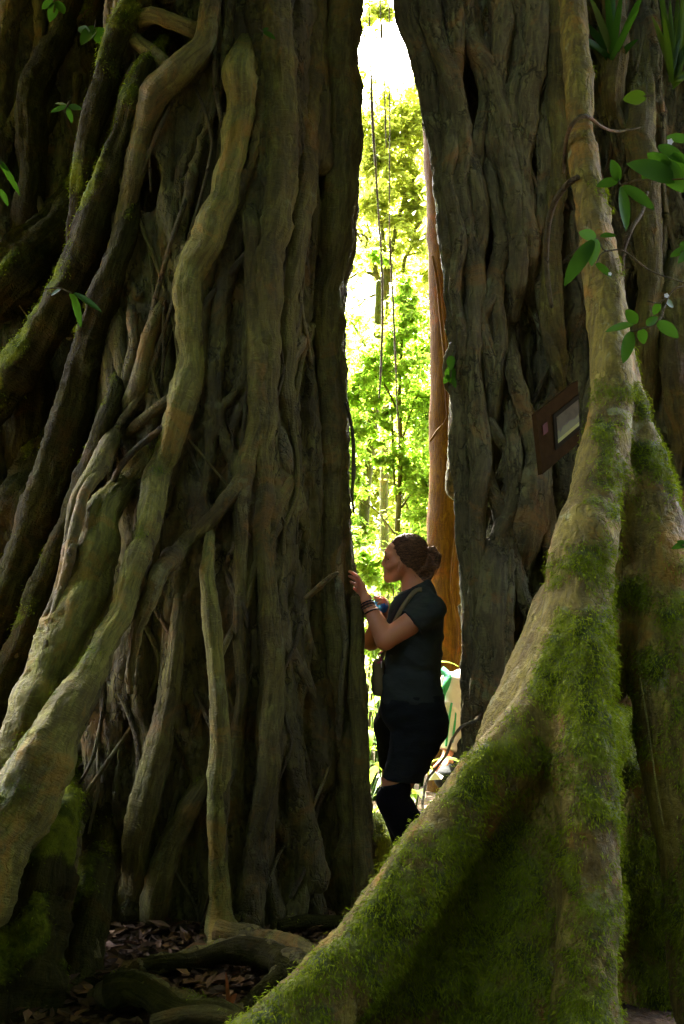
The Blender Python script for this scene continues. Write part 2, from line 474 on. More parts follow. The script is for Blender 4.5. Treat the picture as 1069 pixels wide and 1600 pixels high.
# ------------------------------------------------------------------ ground
def ground_z(x, y):
    x = np.asarray(x, float); y = np.asarray(y, float)
    far = np.clip(y - 5.5, 0, None)
    return -0.055 * far * (1 - np.exp(-far / 3)) * np.exp(-far / 200) + 0.03 * np.sin(x * 2.1 + y) + 0.02 * np.sin(y * 3.3 - x)
def build_ground():
    a = np.concatenate([[-600, -250, -100, -50, -25], np.linspace(-12, 12, 97), [25, 50, 100, 250, 600]])
    b = np.concatenate([[-600, -200, -60, -25], np.linspace(-10, 14, 97), [18, 24, 32, 45, 70, 120, 250, 600]])
    X, Y = np.meshgrid(a, b, indexing='ij')
    Z = ground_z(X, Y)
    near = (np.abs(X) < 12.1) & (np.abs(Y - 2) < 12.1)
    p = np.stack([X.ravel(), Y.ravel(), Z.ravel()], 1)
    p[:, 2] += np.where(near.ravel(), 0.04 * fbm(p * 1.7, 3, 3) + 0.015 * fbm(p * 7, 2, 4), 0)
    n1, n2 = len(a), len(b)
    i = np.arange(n1 - 1)[:, None] * n2; j = np.arange(n2 - 1)[None, :]
    q = np.stack([i + j, i + n2 + j, i + n2 + j + 1, i + j + 1], -1).reshape(-1, 4)
    m, t, out = new_mat('forest_soil'); g = N(t)
    ob = g.coord('Object')
    n = g.noise(ob, 12, 6, 0.65); n2_ = g.noise(ob, 60, 4, 0.6); v = g.voronoi(ob, 24)
    c = g.ramp(n, [(0.3, (0.018, 0.012, 0.008)), (0.55, (0.055, 0.034, 0.018)), (0.75, (0.10, 0.062, 0.03))])
    c = g.mix(g.math('MULTIPLY', g.step(v, 0.55, 0.2), 0.4), c, (0.12, 0.07, 0.03))
    h = g.math('ADD', g.math('ADD', n, g.math('MULTIPLY', n2_, 0.4)), g.math('MULTIPLY', v, 0.5))
    t.links.new(g.principled(c, 0.9, g.bump(h, 0.8, 0.03), 0.2), out.inputs[0])
    tag(mesh_obj('ground', p, q, m), kind='structure')
build_ground()

# ------------------------------------------------------------------ the two strangler figs
class Core:
    """a fluted column of rounded-box plan; cx, cy, a, b are functions of height"""
    def __init__(s, cx, cy, a, b, n): s.cx, s.cy, s.a, s.b, s.n = cx, cy, a, b, n
    def d(s, X, Y, Z):
        a, b = s.a(Z), s.b(Z)
        u = np.abs((X - s.cx(Z)) / a) ** s.n + np.abs((Y - s.cy(Z)) / b) ** s.n
        return (u ** (1.0 / s.n) - 1) * np.minimum(a, b)
    def at(s, phi, z):
        a, b = s.a(z), s.b(z)
        c, sn = np.cos(phi), np.sin(phi)
        r = (np.abs(c / a) ** s.n + np.abs(sn / b) ** s.n) ** (-1.0 / s.n)
        return np.stack([s.cx(z) + r * c, s.cy(z) + r * sn, z], -1), np.stack([c, sn, 0 * c], -1)
def flare(z, amp, h): return amp * np.exp(-np.maximum(z, 0) / h)

def hit(cores, px, py, y0=2.2, y1=7.0):
    d = ray(px, py); d = d / d[1]
    y = y0
    for _ in range(200):
        p = CAM + d * y
        v = min(float(c.d(p[0], p[1], p[2])) for c in cores)
        if v < 0.002: return y
        y += max(v * 0.55, 0.004)
        if y > y1: return None
    return None

def resolve(cores, pts, lift=0.0, ymax=99.0):
    """traced points (px, py, width px, [distance]) -> world control rows (x, y, z, r)"""
    ys = []
    for q in pts:
        Y = q[3] if len(q) > 3 and q[3] is not None else hit(cores, q[0], q[1])
        ys.append(Y)
    ok = [i for i, y in enumerate(ys) if y is not None]
    if not ok: ys = [4.42] * len(ys); ok = list(range(len(ys)))
    ys = np.interp(range(len(ys)), ok, [ys[i] for i in ok])
    rows = []
    for q, Y in zip(pts, ys):
        r = q[2] * PXM(Y) * 0.5
        if not (len(q) > 3 and q[3] is not None): Y = min(Y, ymax) - (0.45 * r + 0.03 + lift)
        r = q[2] * PXM(Y) * 0.5
        rows.append([*P(q[0], q[1], Y), r])
    for e, nx in ((0, 1), (-1, -2)):
        if len(pts[e]) < 4 and 5 < pts[e][1] < 1500:
            rows[e] = [*P(pts[e][0], pts[e][1], rows[e][1] + 1.9 * rows[e][3] + 0.03), rows[e][3] * 0.8]
    return np.array(rows)

def strands(vol, core, n, zr, phis, rr, seed, k=0.03, depth=0.25, turn=0.5, segs=16, out=(-0.3, 0.9)):
    g = np.random.default_rng(seed)
    for i in range(n):
        z0 = g.uniform(zr[0] - 0.6, zr[0] + 0.6) if g.random() < 0.6 else g.uniform(zr[0], zr[1] * 0.7)
        z1 = min(zr[1], z0 + g.uniform(1.8, 5.5))
        z0 = max(z0, zr[0])
        z = np.linspace(z0, z1, segs)
        ph = math.radians(g.uniform(*phis)) + turn * 0.3 * fbm(np.stack([z * 0.8, z * 0 + i * 3.1, z * 0 + seed], 1), 2, seed) + turn * g.uniform(-0.10, 0.10) * (z - z0)
        r0 = g.uniform(*rr) if g.random() < 0.7 else g.uniform(rr[0], rr[1]) * 0.55
        r = r0 * (1 + 0.25 * fbm(np.stack([z * 2.2, z * 0 + i, z * 0], 1), 2, seed + 1)) * (1 + flare(z, 0.6, 0.4))
        p, o = core.at(ph, z)
        p = p + o * (r * g.uniform(*out) + depth * 0.02 + 0.05 * fbm(np.stack([z * 1.5, z * 0 + i * 7, z * 0 + 5], 1), 2, seed + 2))[:, None]
        vol.chain(np.concatenate([p, r[:, None]], 1), k)

def root_tube(bag_or_name, rows, mat, parent, seed, moss=0.0, noise=0.38, sides=None, step=0.016, name='root', knots=1.0):
    c = catmull(rows, step)
    c[:, 3] = np.maximum(c[:, 3], 0.002)
    r = c[:, 3]
    amp = np.minimum(r.mean() * 0.5, 0.02) * knots
    wob = np.stack([fbm(c[:, :3] * 5 + 11.3 * k + seed, 2, seed + k) for k in range(3)], 1) * amp
    sd = sides or int(np.clip(r.mean() * 420, 8, 40))
    # node-like swellings where twigs broke off
    L = np.concatenate([[0], np.cumsum(np.linalg.norm(np.diff(c[:, :3], axis=0), axis=1))])
    g = np.random.default_rng(seed)
    rr = r.copy()
    for _ in range(int(L[-1] * 3)):
        s0 = g.uniform(0, L[-1]); rr = rr * (1 + knots * g.uniform(0.02, 0.17) * np.exp(-((L - s0) / (0.5 * r.mean() + 0.01)) ** 2))
    v, q, t, uv, nr = tube(c[:, :3] + wob, rr, sd, noise, 8.0, seed)
    ms = moss_mask(v, nr, moss)
    return mesh_obj(name, v, [q, t], mat, parent, True, uv, {'moss': ms}), v, nr, ms

def moss_mask(v, nr, amount):
    if amount <= 0: return np.zeros(len(v), np.float32)
    m = 0.5 * fbm(v * 3.1, 3, 77) + 0.35 * fbm(v * 11, 2, 78) + 0.35 * nr[:, 2]
    return np.clip((m - (0.55 - amount)) * 2.2, 0, 1)

def blades(v, nr, mask, n, ln, parent, seed, name='moss', mat=None, width=0.10):
    """thousands of short drooping tufts on a mossy surface"""
    g = np.random.default_rng(seed)
    wgt = np.clip(mask - 0.25, 0, None); 
    if wgt.sum() == 0: return
    i = g.choice(len(v), n, p=wgt / wgt.sum())
    p = v[i] + g.normal(0, 0.006, (n, 3)); nn = nr[i]
    L = (g.uniform(0.4, 1.0, n) * ln)[:, None]
    d = nn * 0.55 + g.normal(0, 0.42, (n, 3)) + np.array([0, 0, -0.55])
    d /= np.linalg.norm(d, axis=1)[:, None]
    d2 = d + np.array([0, 0, -0.6]); d2 /= np.linalg.norm(d2, axis=1)[:, None]
    s = np.cross(d, nn + g.normal(0, 0.3, (n, 3))); s /= np.linalg.norm(s, axis=1)[:, None] + 1e-9
    wd = L * width
    a = p - nn * 0.003
    b1, b2 = a + d * L * 0.55 + s * wd, a + d * L * 0.55 - s * wd
    c = a + d * L * 0.55 + d2 * L * 0.45
    V = np.stack([a, b1, c, b2], 1).reshape(-1, 3)
    k = np.arange(n)[:, None] * 4
    tone = np.clip(0.5 + 0.5 * fbm(v[i] * 6, 2, seed) + g.normal(0, 0.2, n), 0, 1)
    return tag(mesh_obj(name, V, (k + np.array([0, 1, 2, 3])), mat or MOSS, parent, False, None, {'moss': np.repeat(tone, 4)}), kind='stuff')

def rootlets(vol, core, n, zr, phis, seed, parent, mats, rr=(0.006, 0.020)):
    g = np.random.default_rng(seed)
    for i in range(n):
        z0 = g.uniform(*zr); z1 = max(-0.05, z0 - g.uniform(0.5, 2.4)); m = 18
        z = np.linspace(z0, z1, m)
        ph = math.radians(g.uniform(*phis)) + g.uniform(-0.35, 0.35) * (z0 - z) + 0.35 * fbm(np.stack([z * 1.3, z * 0 + i * 5.3, z * 0 + seed], 1), 3, seed)
        p, o = core.at(ph, z)
        p = p + o * 0.22
        for _ in range(60):                                # slide inwards until the bark is met
            k = np.clip(np.round((p - vol.lo) / vol.h).astype(int), 0, vol.n - 1)
            f = vol.f[k[:, 0], k[:, 1], k[:, 2]]
            p = p - o * np.clip(f, 0, 0.02)[:, None] * 0.8
        p[1:-1] = (p[:-2] + 2 * p[1:-1] + p[2:]) / 4
        r = g.uniform(*rr) * np.linspace(1.1, 0.45, m)
        root_tube(None, np.concatenate([p + o * (r * 0.4)[:, None], r[:, None]], 1)[::2], mats[g.integers(len(mats))], parent, seed + i, 0, 0.35, 8, 0.02, 'rootlet')

def finish_trunk(vol, parent, mat, name, seed, moss=0.3, keep=None):
    v, f = vol.mesh()
    nr = vol.sample_grad(v)
    s = np.array([1, 1, 0.28])
    d = 0.020 * fbm(v * 9 * s, 3, seed) + 0.016 * (0.35 - np.abs(fbm(v * 17 * s, 3, seed + 1))) + 0.008 * fbm(v * 30 * np.array([1, 1, .6]), 2, seed + 3) + 0.006 * fbm(v * 55, 2, seed + 2)
    v = v + nr * d[:, None]
    ms = moss_mask(v, nr, moss)
    o = mesh_obj(name, v, f, mat, parent, True, None, {'moss': ms})
    return o, v, nr, ms

def crown(parent, centre, rad, z, nclump, per, seed, mat, size=(0.30, 0.13), limbs=9, start=None, extra=None):
    g = np.random.default_rng(seed)
    a = g.uniform(0, 2 * math.pi, nclump); r = rad * np.sqrt(g.uniform(0, 1, nclump))
    c = np.stack([centre[0] + r * np.cos(a), centre[1] + r * np.sin(a), g.uniform(*z, nclump) - 0.02 * r ** 2], 1)
    if extra is not None:
        q = g.normal(0, 1, (14, 3)) * np.array([.55, .55, .5]) + np.array(extra); c = np.concatenate([c, q, q, q])
    leaf_cloud('crown', c, 0.62, nclump * per, size, mat, parent, seed + 1)
    for k in range(limbs):
        e = c[k * nclump // limbs]
        s = np.array(start) + np.array([g.uniform(-.4, .4), g.uniform(-.4, .4), g.uniform(-1.5, 0.3)])
        mid = (s + e) / 2 + np.array([0, 0, g.uniform(0.2, 0.9)])
        rows = np.array([[*s, 0.16], [*mid, 0.11], [*e, 0.04]])
        root_tube(None, rows, BGBARK, parent, seed + k, 0, 0.15, 10, 0.2, 'limb')

def leaf_shape(n, g, size, droop=0.35, spread=1.0):
    """random leaves: folded rhombus pairs; returns offsets (n, 6, 3) and faces per leaf"""
    L = size[0] * g.uniform(0.5, 1.35, n); W = size[1] * g.uniform(0.7, 1.15, n)
    yaw = g.uniform(0, 2 * math.pi, n)
    d = np.stack([np.cos(yaw), np.sin(yaw), g.normal(-droop, 0.45, n) * spread], 1)
    d /= np.linalg.norm(d, axis=1)[:, None]
    up = np.stack([g.normal(0, 0.45, n), g.normal(0, 0.45, n), np.ones(n)], 1)
    s = np.cross(d, up); s /= np.linalg.norm(s, axis=1)[:, None]
    nn = np.cross(s, d)
    L = L[:, None]; W = W[:, None]
    base = 0 * d
    mid = d * L * 0.5 - nn * W * 0.18
    tip = d * L - nn * L * 0.14
    l1 = d * L * 0.42 + s * W * 0.5 + nn * W * 0.05
    r1 = d * L * 0.42 - s * W * 0.5 + nn * W * 0.05
    return np.stack([base, l1, tip, r1, mid], 1)
LEAF_T = np.array([[0, 4, 1], [1, 4, 2], [0, 3, 4], [3, 2, 4]])
def leaf_cloud(name, clumps, sigma, n, size, mat, parent, seed, squash=0.6, droop=0.35, kind=None):
    g = np.random.default_rng(seed)
    clumps = np.asarray(clumps)
    i = g.integers(0, len(clumps), n)
    sg = sigma if np.isscalar(sigma) else np.asarray(sigma)[i][:, None]
    p = clumps[i] + g.normal(0, 1, (n, 3)) * sg * np.array([1, 1, squash])
    V = p[:, None, :] + leaf_shape(n, g, size, droop)
    tone = np.clip(0.5 + 0.28 * g.normal(0, 1, n) + 0.25 * np.sin(i * 12.9898), 0, 1)
    T = (np.arange(n)[:, None, None] * 5 + LEAF_T[None]).reshape(-1, 3)
    o = mesh_obj(name, V.reshape(-1, 3), T, mat, parent, False, None, {'moss': np.repeat(tone, 5)})
    if kind: tag(o, kind=kind)
    return o

# ---- left fig
def build_left_fig():
    root = empty('strangler_fig', (-0.9, 5.2, 0))
    tag(root, 'huge strangler fig on the left with thick pale roots crossing its dark trunk', 'tree')
    C1 = Core(lambda z: -0.60 + 0.0 * z, lambda z: 5.2 + 0 * z, lambda z: 0.50 + flare(z, 0.09, 0.7), lambda z: 0.98 + flare(z, 0.10, 0.6), 3.6)
    C2 = Core(lambda z: -2.05 + 0.05 * z, lambda z: 6.0 + 0 * z, lambda z: 0.76 + flare(z, 0.2, 0.7), lambda z: 1.05 + flare(z, 0.15, 0.6), 3.0)
    cores = [C1, C2]
    V = Vol((-3.0, 3.2, -0.14), (0.22, 7.0, 5.0), 0.0118)
    X, Y, Z = V.grids((slice(None),) * 3)
    V.f[:] = V.smin(C1.d(X, Y, Z).astype(np.float32), C2.d(X, Y, Z).astype(np.float32), 0.03)
    strands(V, C1, 46, (-0.15, 5.2), (-178, 20), (0.028, 0.075), 11, 0.022)
    strands(V, C1, 60, (-0.15, 5.2), (-178, 20), (0.014, 0.034), 15, 0.012, 0.6, 1.8, 26)
    strands(V, C2, 30, (-0.15, 5.2), (-180, -20), (0.016, 0.04), 16, 0.014, 0.6, 1.4, 26)
    strands(V, C1, 16, (-0.15, 5.2), (20, 180), (0.05, 0.10), 12, 0.03)
    strands(V, C2, 34, (-0.15, 5.2), (-185, -20), (0.04, 0.11), 13, 0.03)
    strands(V, C2, 12, (-0.15, 5.2), (0, 170), (0.06, 0.12), 14, 0.03)
    # traced roots: (material, moss, [(px, py, width, distance)])
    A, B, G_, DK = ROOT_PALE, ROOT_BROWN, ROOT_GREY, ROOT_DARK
    T = [
     # main pale root from the upper middle to the lower left
     (A, 0.42, [(392, 60, 40), (378, 110, 50), (378, 165, 44), (364, 240, 43), (348, 313, 45), (323, 374, 52), (298, 420, 46), (294, 505, 40), (297, 565, 40), (288, 608, 48), (267, 697, 38), (247, 747, 39), (222, 853, 38, 3.86), (197, 934, 38, 3.78), (167, 995, 40, 3.70), (141, 1055, 46, 3.62), (110, 1110, 64, 3.55), (76, 1176, 84, 3.48), (36, 1250, 104, 3.42), (-30, 1350, 120, 3.36), (-110, 1480, 130, 3.3)]),
     # outer thin root on the left outline of the pale roots
     (B, 0.2, [(272, 440, 14), (243, 500, 22), (217, 606, 28), (187, 661, 30), (151, 732, 28, 4.0), (121, 783, 26, 3.92), (108, 843, 18, 3.86), (96, 909, 16, 3.80), (66, 985, 14, 3.74), (42, 1060, 15, 3.68), (10, 1170, 16, 3.6), (-30, 1250, 18, 3.55)]),
     (B, 0.2, [(285, 612, 18), (263, 626, 18), (222, 661, 20), (187, 697, 18), (141, 752, 18, 3.92), (118, 828, 18, 3.84), (104, 890, 14, 3.78), (84, 960, 12, 3.73), (62, 1040, 14, 3.66), (30, 1130, 16, 3.58)]),
     # broad pale root behind it
     (A, 0.22, [(236, 660, 24), (222, 717, 32), (192, 757, 38), (160, 803, 48, 4.02), (151, 853, 62, 3.95), (126, 934, 72, 3.86), (101, 1000, 78, 3.78), (70, 1085, 82, 3.68), (36, 1165, 86, 3.6), (-10, 1240, 90, 3.54), (-70, 1340, 95, 3.5)]),
     # branch crossing from the middle down to the main root
     (B, 0.12, [(395, 700, 22), (372, 758, 25), (323, 818, 26), (288, 853, 25), (250, 892, 26, 3.86), (237, 924, 25, 3.84), (217, 975, 20, 3.84), (206, 1030, 16, 3.86), (200, 1080, 10, 3.92)]),
     # straight pole root to the ground
     (A, 0.30, [(330, 790, 10), (328, 830, 15), (327, 914, 22, 4.02), (331, 985, 25, 3.99), (336, 1055, 25, 3.98), (339, 1110, 26, 3.98), (343, 1211, 28, 3.98), (341, 1312, 29, 3.98), (343, 1403, 34, 3.98), (343, 1445, 48, 3.97), (350, 1475, 70, 3.96)]),
     # column with a flaking face right of the middle
     (B, 0.25, [(376, 325, 30), (394, 350, 27), (398, 400, 26), (394, 455, 28), (400, 535, 34), (405, 600, 38), (403, 656, 36), (389, 707, 32), (378, 760, 26), (374, 833, 22), (376, 934, 18), (374, 1065, 18), (372, 1200, 20), (368, 1330, 20)]),
     (B, 0.35, [(434, -40, 48), (434, 50, 48), (438, 150, 50), (440, 252, 50), (430, 340, 48), (421, 410, 46), (419, 470, 44), (414, 560, 40), (412, 650, 36), (415, 760, 30), (413, 840, 28), (420, 930, 30), (425, 1040, 36), (420, 1150, 36), (412, 1270, 34), (410, 1400, 34)]),
     (B, 0.1, [(485, -40, 44), (487, 50, 46), (483, 150, 46), (475, 252, 44), (463, 350, 40), (456, 420, 36), (450, 500, 30), (448, 580, 28), (452, 660, 26), (460, 740, 24)]),
     # the bent root that loops to the right
     (G_, 0.0, [(425, 492, 14), (440, 500, 18), (462, 507, 19), (476, 516, 18), (466, 540, 22), (448, 562, 24), (437, 590, 18), (444, 610, 12)]),
     (G_, 0.0, [(474, 508, 10), (490, 530, 10), (505, 545, 9)]),
     (B, 0.15, [(506, 612, 16), (500, 655, 24), (486, 700, 25), (458, 745, 24), (434, 785, 26), (424, 822, 22), (420, 870, 14)]),
     (G_, 0.0, [(430, 650, 20), (440, 690, 26), (450, 730, 28), (456, 770, 24)]),
     # lower right strands
     (G_, 0.05, [(462, 890, 16), (467, 950, 20), (478, 1000, 22), (497, 1050, 24), (508, 1085, 20), (515, 1130, 14)]),
     (G_, 0.05, [(440, 930, 20), (448, 1000, 24), (462, 1035, 28), (478, 1070, 22), (490, 1110, 18), (492, 1170, 16)]),
     (G_, 0.0, [(520, 760, 34), (500, 830, 32), (492, 880, 30), (500, 930, 26), (520, 990, 26), (524, 1080, 24), (520, 1180, 24), (512, 1290, 24), (520, 1400, 26)]),
     (G_, 0.0, [(535, 850, 18), (530, 930, 14), (540, 1000, 10), (534, 1080, 9), (528, 1180, 9)]),
     (G_, 0.0, [(530, 895, 5, 3.98), (520, 900, 7, 3.99), (505, 912, 9, 4.02), (492, 924, 9, 4.07), (478, 936, 9, 4.13)]),
     (B, 0.2, [(484, 1320, 14), (478, 1360, 16), (470, 1420, 20), (462, 1470, 22)]),
     (G_, 0.0, [(536, 1330, 20), (530, 1380, 17), (516, 1410, 14), (505, 1440, 12)]),
     (B, 0.35, [(326, 1190, 12), (310, 1235, 26), (285, 1285, 34), (262, 1330, 38), (246, 1390, 44), (232, 1470, 54)]),
     (B, 0.2, [(290, 900, 20), (275, 1000, 26), (262, 1090, 30), (240, 1200, 40), (215, 1330, 44), (195, 1480, 50)]),
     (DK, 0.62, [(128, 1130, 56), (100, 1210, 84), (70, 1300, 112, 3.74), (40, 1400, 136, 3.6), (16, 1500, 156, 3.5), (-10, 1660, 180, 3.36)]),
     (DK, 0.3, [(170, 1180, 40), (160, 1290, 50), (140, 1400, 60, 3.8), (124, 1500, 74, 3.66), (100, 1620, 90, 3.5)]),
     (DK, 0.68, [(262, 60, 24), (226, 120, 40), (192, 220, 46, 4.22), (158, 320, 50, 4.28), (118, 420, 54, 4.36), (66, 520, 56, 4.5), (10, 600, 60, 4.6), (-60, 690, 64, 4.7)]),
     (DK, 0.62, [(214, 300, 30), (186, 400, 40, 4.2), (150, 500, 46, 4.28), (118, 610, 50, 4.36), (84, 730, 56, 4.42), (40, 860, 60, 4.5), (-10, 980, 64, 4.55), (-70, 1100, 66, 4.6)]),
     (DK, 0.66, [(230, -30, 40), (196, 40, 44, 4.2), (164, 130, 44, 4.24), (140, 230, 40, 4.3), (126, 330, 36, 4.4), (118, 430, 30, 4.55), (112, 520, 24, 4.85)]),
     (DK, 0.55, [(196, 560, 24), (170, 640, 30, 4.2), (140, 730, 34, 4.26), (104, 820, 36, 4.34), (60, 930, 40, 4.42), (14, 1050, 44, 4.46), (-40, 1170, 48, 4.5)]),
     # right outline of the tree
     (B, 0.1, [(534, -60, 58, 4.5), (532, 100, 60, 4.5), (534, 200, 60, 4.5), (530, 300, 62, 4.5), (522, 380, 56, 4.5), (512, 440, 50, 4.5), (506, 500, 54, 4.5), (512, 600, 58, 4.5), (514, 700, 60, 4.5), (518, 800, 60, 4.5), (524, 880, 58, 4.5), (528, 960, 58, 4.5), (536, 1060, 60, 4.5), (545, 1160, 56, 4.5), (549, 1260, 54, 4.48), (550, 1460, 58, 4.46)]),
     (B, 0.0, [(540, 150, 50, 5.0), (541, 250, 46, 5.0), (538, 340, 42, 5.0), (533, 410, 38, 5.0), (521, 470, 34, 5.0), (514, 520, 34, 5.0), (512, 620, 40, 5.0)]),
     (B, 0.15, [(556, 935, 18, 4.42), (558, 1000, 24, 4.4), (562, 1100, 28, 4.38), (564, 1200, 27, 4.36), (565, 1300, 27, 4.35), (564, 1450, 34, 4.34)]),
     (VINE, 0.0, [(540, 630, 5, 4.3), (547, 652, 5, 4.3), (552, 690, 6, 4.3), (553, 740, 6, 4.3), (551, 770, 5, 4.3), (553, 800, 4, 4.3)]),
     # big mossy root from the top left corner
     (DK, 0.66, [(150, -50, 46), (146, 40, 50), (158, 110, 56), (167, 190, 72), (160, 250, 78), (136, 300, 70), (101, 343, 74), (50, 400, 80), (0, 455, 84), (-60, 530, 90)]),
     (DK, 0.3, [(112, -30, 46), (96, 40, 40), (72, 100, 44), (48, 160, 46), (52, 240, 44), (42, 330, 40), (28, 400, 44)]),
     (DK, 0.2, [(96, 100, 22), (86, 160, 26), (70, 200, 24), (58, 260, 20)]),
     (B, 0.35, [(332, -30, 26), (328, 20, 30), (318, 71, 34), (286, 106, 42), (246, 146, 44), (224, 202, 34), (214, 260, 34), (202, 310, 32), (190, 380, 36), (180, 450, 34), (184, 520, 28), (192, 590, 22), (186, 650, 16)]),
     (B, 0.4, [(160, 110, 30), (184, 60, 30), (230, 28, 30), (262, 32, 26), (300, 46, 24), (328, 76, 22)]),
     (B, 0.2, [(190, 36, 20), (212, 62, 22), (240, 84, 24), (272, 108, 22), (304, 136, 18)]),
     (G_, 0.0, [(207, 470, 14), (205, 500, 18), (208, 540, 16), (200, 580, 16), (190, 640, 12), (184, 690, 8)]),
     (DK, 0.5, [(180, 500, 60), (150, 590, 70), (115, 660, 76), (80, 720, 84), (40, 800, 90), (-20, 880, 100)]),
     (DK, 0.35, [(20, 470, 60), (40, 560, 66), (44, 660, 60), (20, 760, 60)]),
     # roots over the ground in front
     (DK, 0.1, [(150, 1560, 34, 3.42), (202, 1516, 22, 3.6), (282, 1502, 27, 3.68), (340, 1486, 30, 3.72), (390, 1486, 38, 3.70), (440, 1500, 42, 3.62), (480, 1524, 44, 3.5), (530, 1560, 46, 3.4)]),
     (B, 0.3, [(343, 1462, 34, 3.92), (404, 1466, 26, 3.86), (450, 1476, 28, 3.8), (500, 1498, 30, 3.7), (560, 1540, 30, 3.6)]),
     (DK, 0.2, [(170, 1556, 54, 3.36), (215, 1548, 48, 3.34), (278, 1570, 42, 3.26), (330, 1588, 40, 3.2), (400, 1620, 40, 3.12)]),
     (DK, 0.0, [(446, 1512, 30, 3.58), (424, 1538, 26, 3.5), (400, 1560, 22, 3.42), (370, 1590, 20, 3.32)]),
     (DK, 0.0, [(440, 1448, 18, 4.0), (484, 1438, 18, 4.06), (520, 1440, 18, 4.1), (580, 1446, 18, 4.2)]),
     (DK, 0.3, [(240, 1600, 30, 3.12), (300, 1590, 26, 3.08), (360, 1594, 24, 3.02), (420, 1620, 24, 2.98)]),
    ]
    rows = [resolve(cores, t[2], 0.02) for t in T]
    for r in rows:                                        # the trunk swells where a root lies on it
        q = catmull(r, 0.06); q[:, 1] += q[:, 3] * 0.45; q[:, 3] *= 0.86
        V.chain(q, 0.035)
    for c, r in (((-0.80, 4.28, 3.85), (0.11, 0.22, 0.14)), ((-0.86, 4.25, 3.18), (0.07, 0.16, 0.13)), ((-0.42, 4.16, 3.45), (0.03, 0.1, 0.25))):
        V.ell(c, r, 0.03, carve=True)
    o, v, nr, ms = finish_trunk(V, root, BARK_L, 'trunk', 5, 0.22)
    front = (v[:, 1] < 5.3)
    blades(v, nr, ms * front, 16000, 0.020, root, 41)
    allv, alln, allm = [], [], []
    for k, (t, r) in enumerate(zip(T, rows)):
        _, a, b, c = root_tube(None, r, t[0], root, 100 + k, t[1])
        allv.append(a); alln.append(b); allm.append(c)
    blades(np.concatenate(allv), np.concatenate(alln), np.concatenate(allm), 26000, 0.020, root, 42)
    rootlets(V, C1, 66, (0.9, 4.7), (-165, -5), 2300, root, [VINE, ROOT_BROWN, ROOT_GREY])
    rootlets(V, C2, 20, (1.2, 4.7), (-150, -40), 2400, root, [VINE, ROOT_BROWN])
    # thin hanging rootlets lying on the bark
    thin = [[(334, 60, 8), (336, 100, 9), (338, 141, 9), (345, 190, 7), (346, 240, 6)],
            [(303, 131, 5), (318, 165, 6), (328, 202, 6), (331, 237, 6), (313, 313, 6), (298, 363, 6), (275, 455, 6), (250, 540, 5), (236, 600, 4)],
            [(275, 146, 8), (255, 190, 8), (236, 232, 8), (222, 270, 6), (210, 320, 5)],
            [(296, 293, 7), (285, 330, 8), (273, 363, 8), (252, 429, 8), (227, 535, 9), (214, 590, 10)],
            [(215, 130, 4), (212, 170, 5), (220, 200, 5), (232, 240, 5), (236, 300, 4)],
            [(474, 0, 7), (490, 40, 7), (500, 90, 6), (506, 150, 6), (504, 190, 5), (495, 220, 4)],
            [(497, 20, 5), (502, 100, 5), (498, 180, 4), (494, 230, 4)],
            [(300, 545, 5), (260, 470, 4), (255, 560, 5), (250, 610, 4)],
            [(386, 610, 8), (384, 640, 7), (378, 690, 6), (372, 740, 6), (373, 775, 5)],
            [(450, 860, 5), (470, 830, 6), (452, 900, 6)],
            [(480, 660, 6), (462, 700, 6), (446, 640, 5), (440, 580, 5)],
            [(14, 330, 5), (10, 370, 5), (8, 400, 4), (14, 420, 4)]]
    for k, t in enumerate(thin):
        root_tube(None, resolve(cores, t, 0.035), VINE, root, 300 + k, 0, 0.15, 8, 0.02, 'rootlet')
    # the tree above the picture
    for k in range(9):
        a = k / 9 * 2 * math.pi
        b = np.array([-1.35 + 0.85 * math.cos(a), 5.35 + 0.7 * math.sin(a), 5.0])
        e = np.array([-1.3 + 0.5 * math.cos(a + .4), 5.4 + 0.5 * math.sin(a + .4), 10.0])
        root_tube(None, np.array([[*b, 0.32], [*((b + e) / 2 + 0.1), 0.32], [*e, 0.25]]), BGBARK, root, 400 + k, 0, 0.2, 14, 0.15, 'upper_stem')
    crown(root, (-3.2, 5.4), 6.0, (10.0, 13.0), 300, 50, 21, LEAF_HIGH, start=(-1.3, 5.4, 9.5), extra=(-1.0, 9.9, 10.6))  # extra clumps added to block a sun patch on the woman's shoulder
    g = np.random.default_rng(55)
    c = np.stack([g.uniform(-5.4, -1.2, 110), g.uniform(2.0, 3.9, 110), g.uniform(5.0, 7.3, 110)], 1)
    leaf_cloud('shade_foliage', c, 0.42, 9500, (0.26, 0.12), LEAF_HIGH, root, 56)  # unseen leaves added to shade the upper part of the fig
    return root, cores
LEFT, LCORES = build_left_fig()

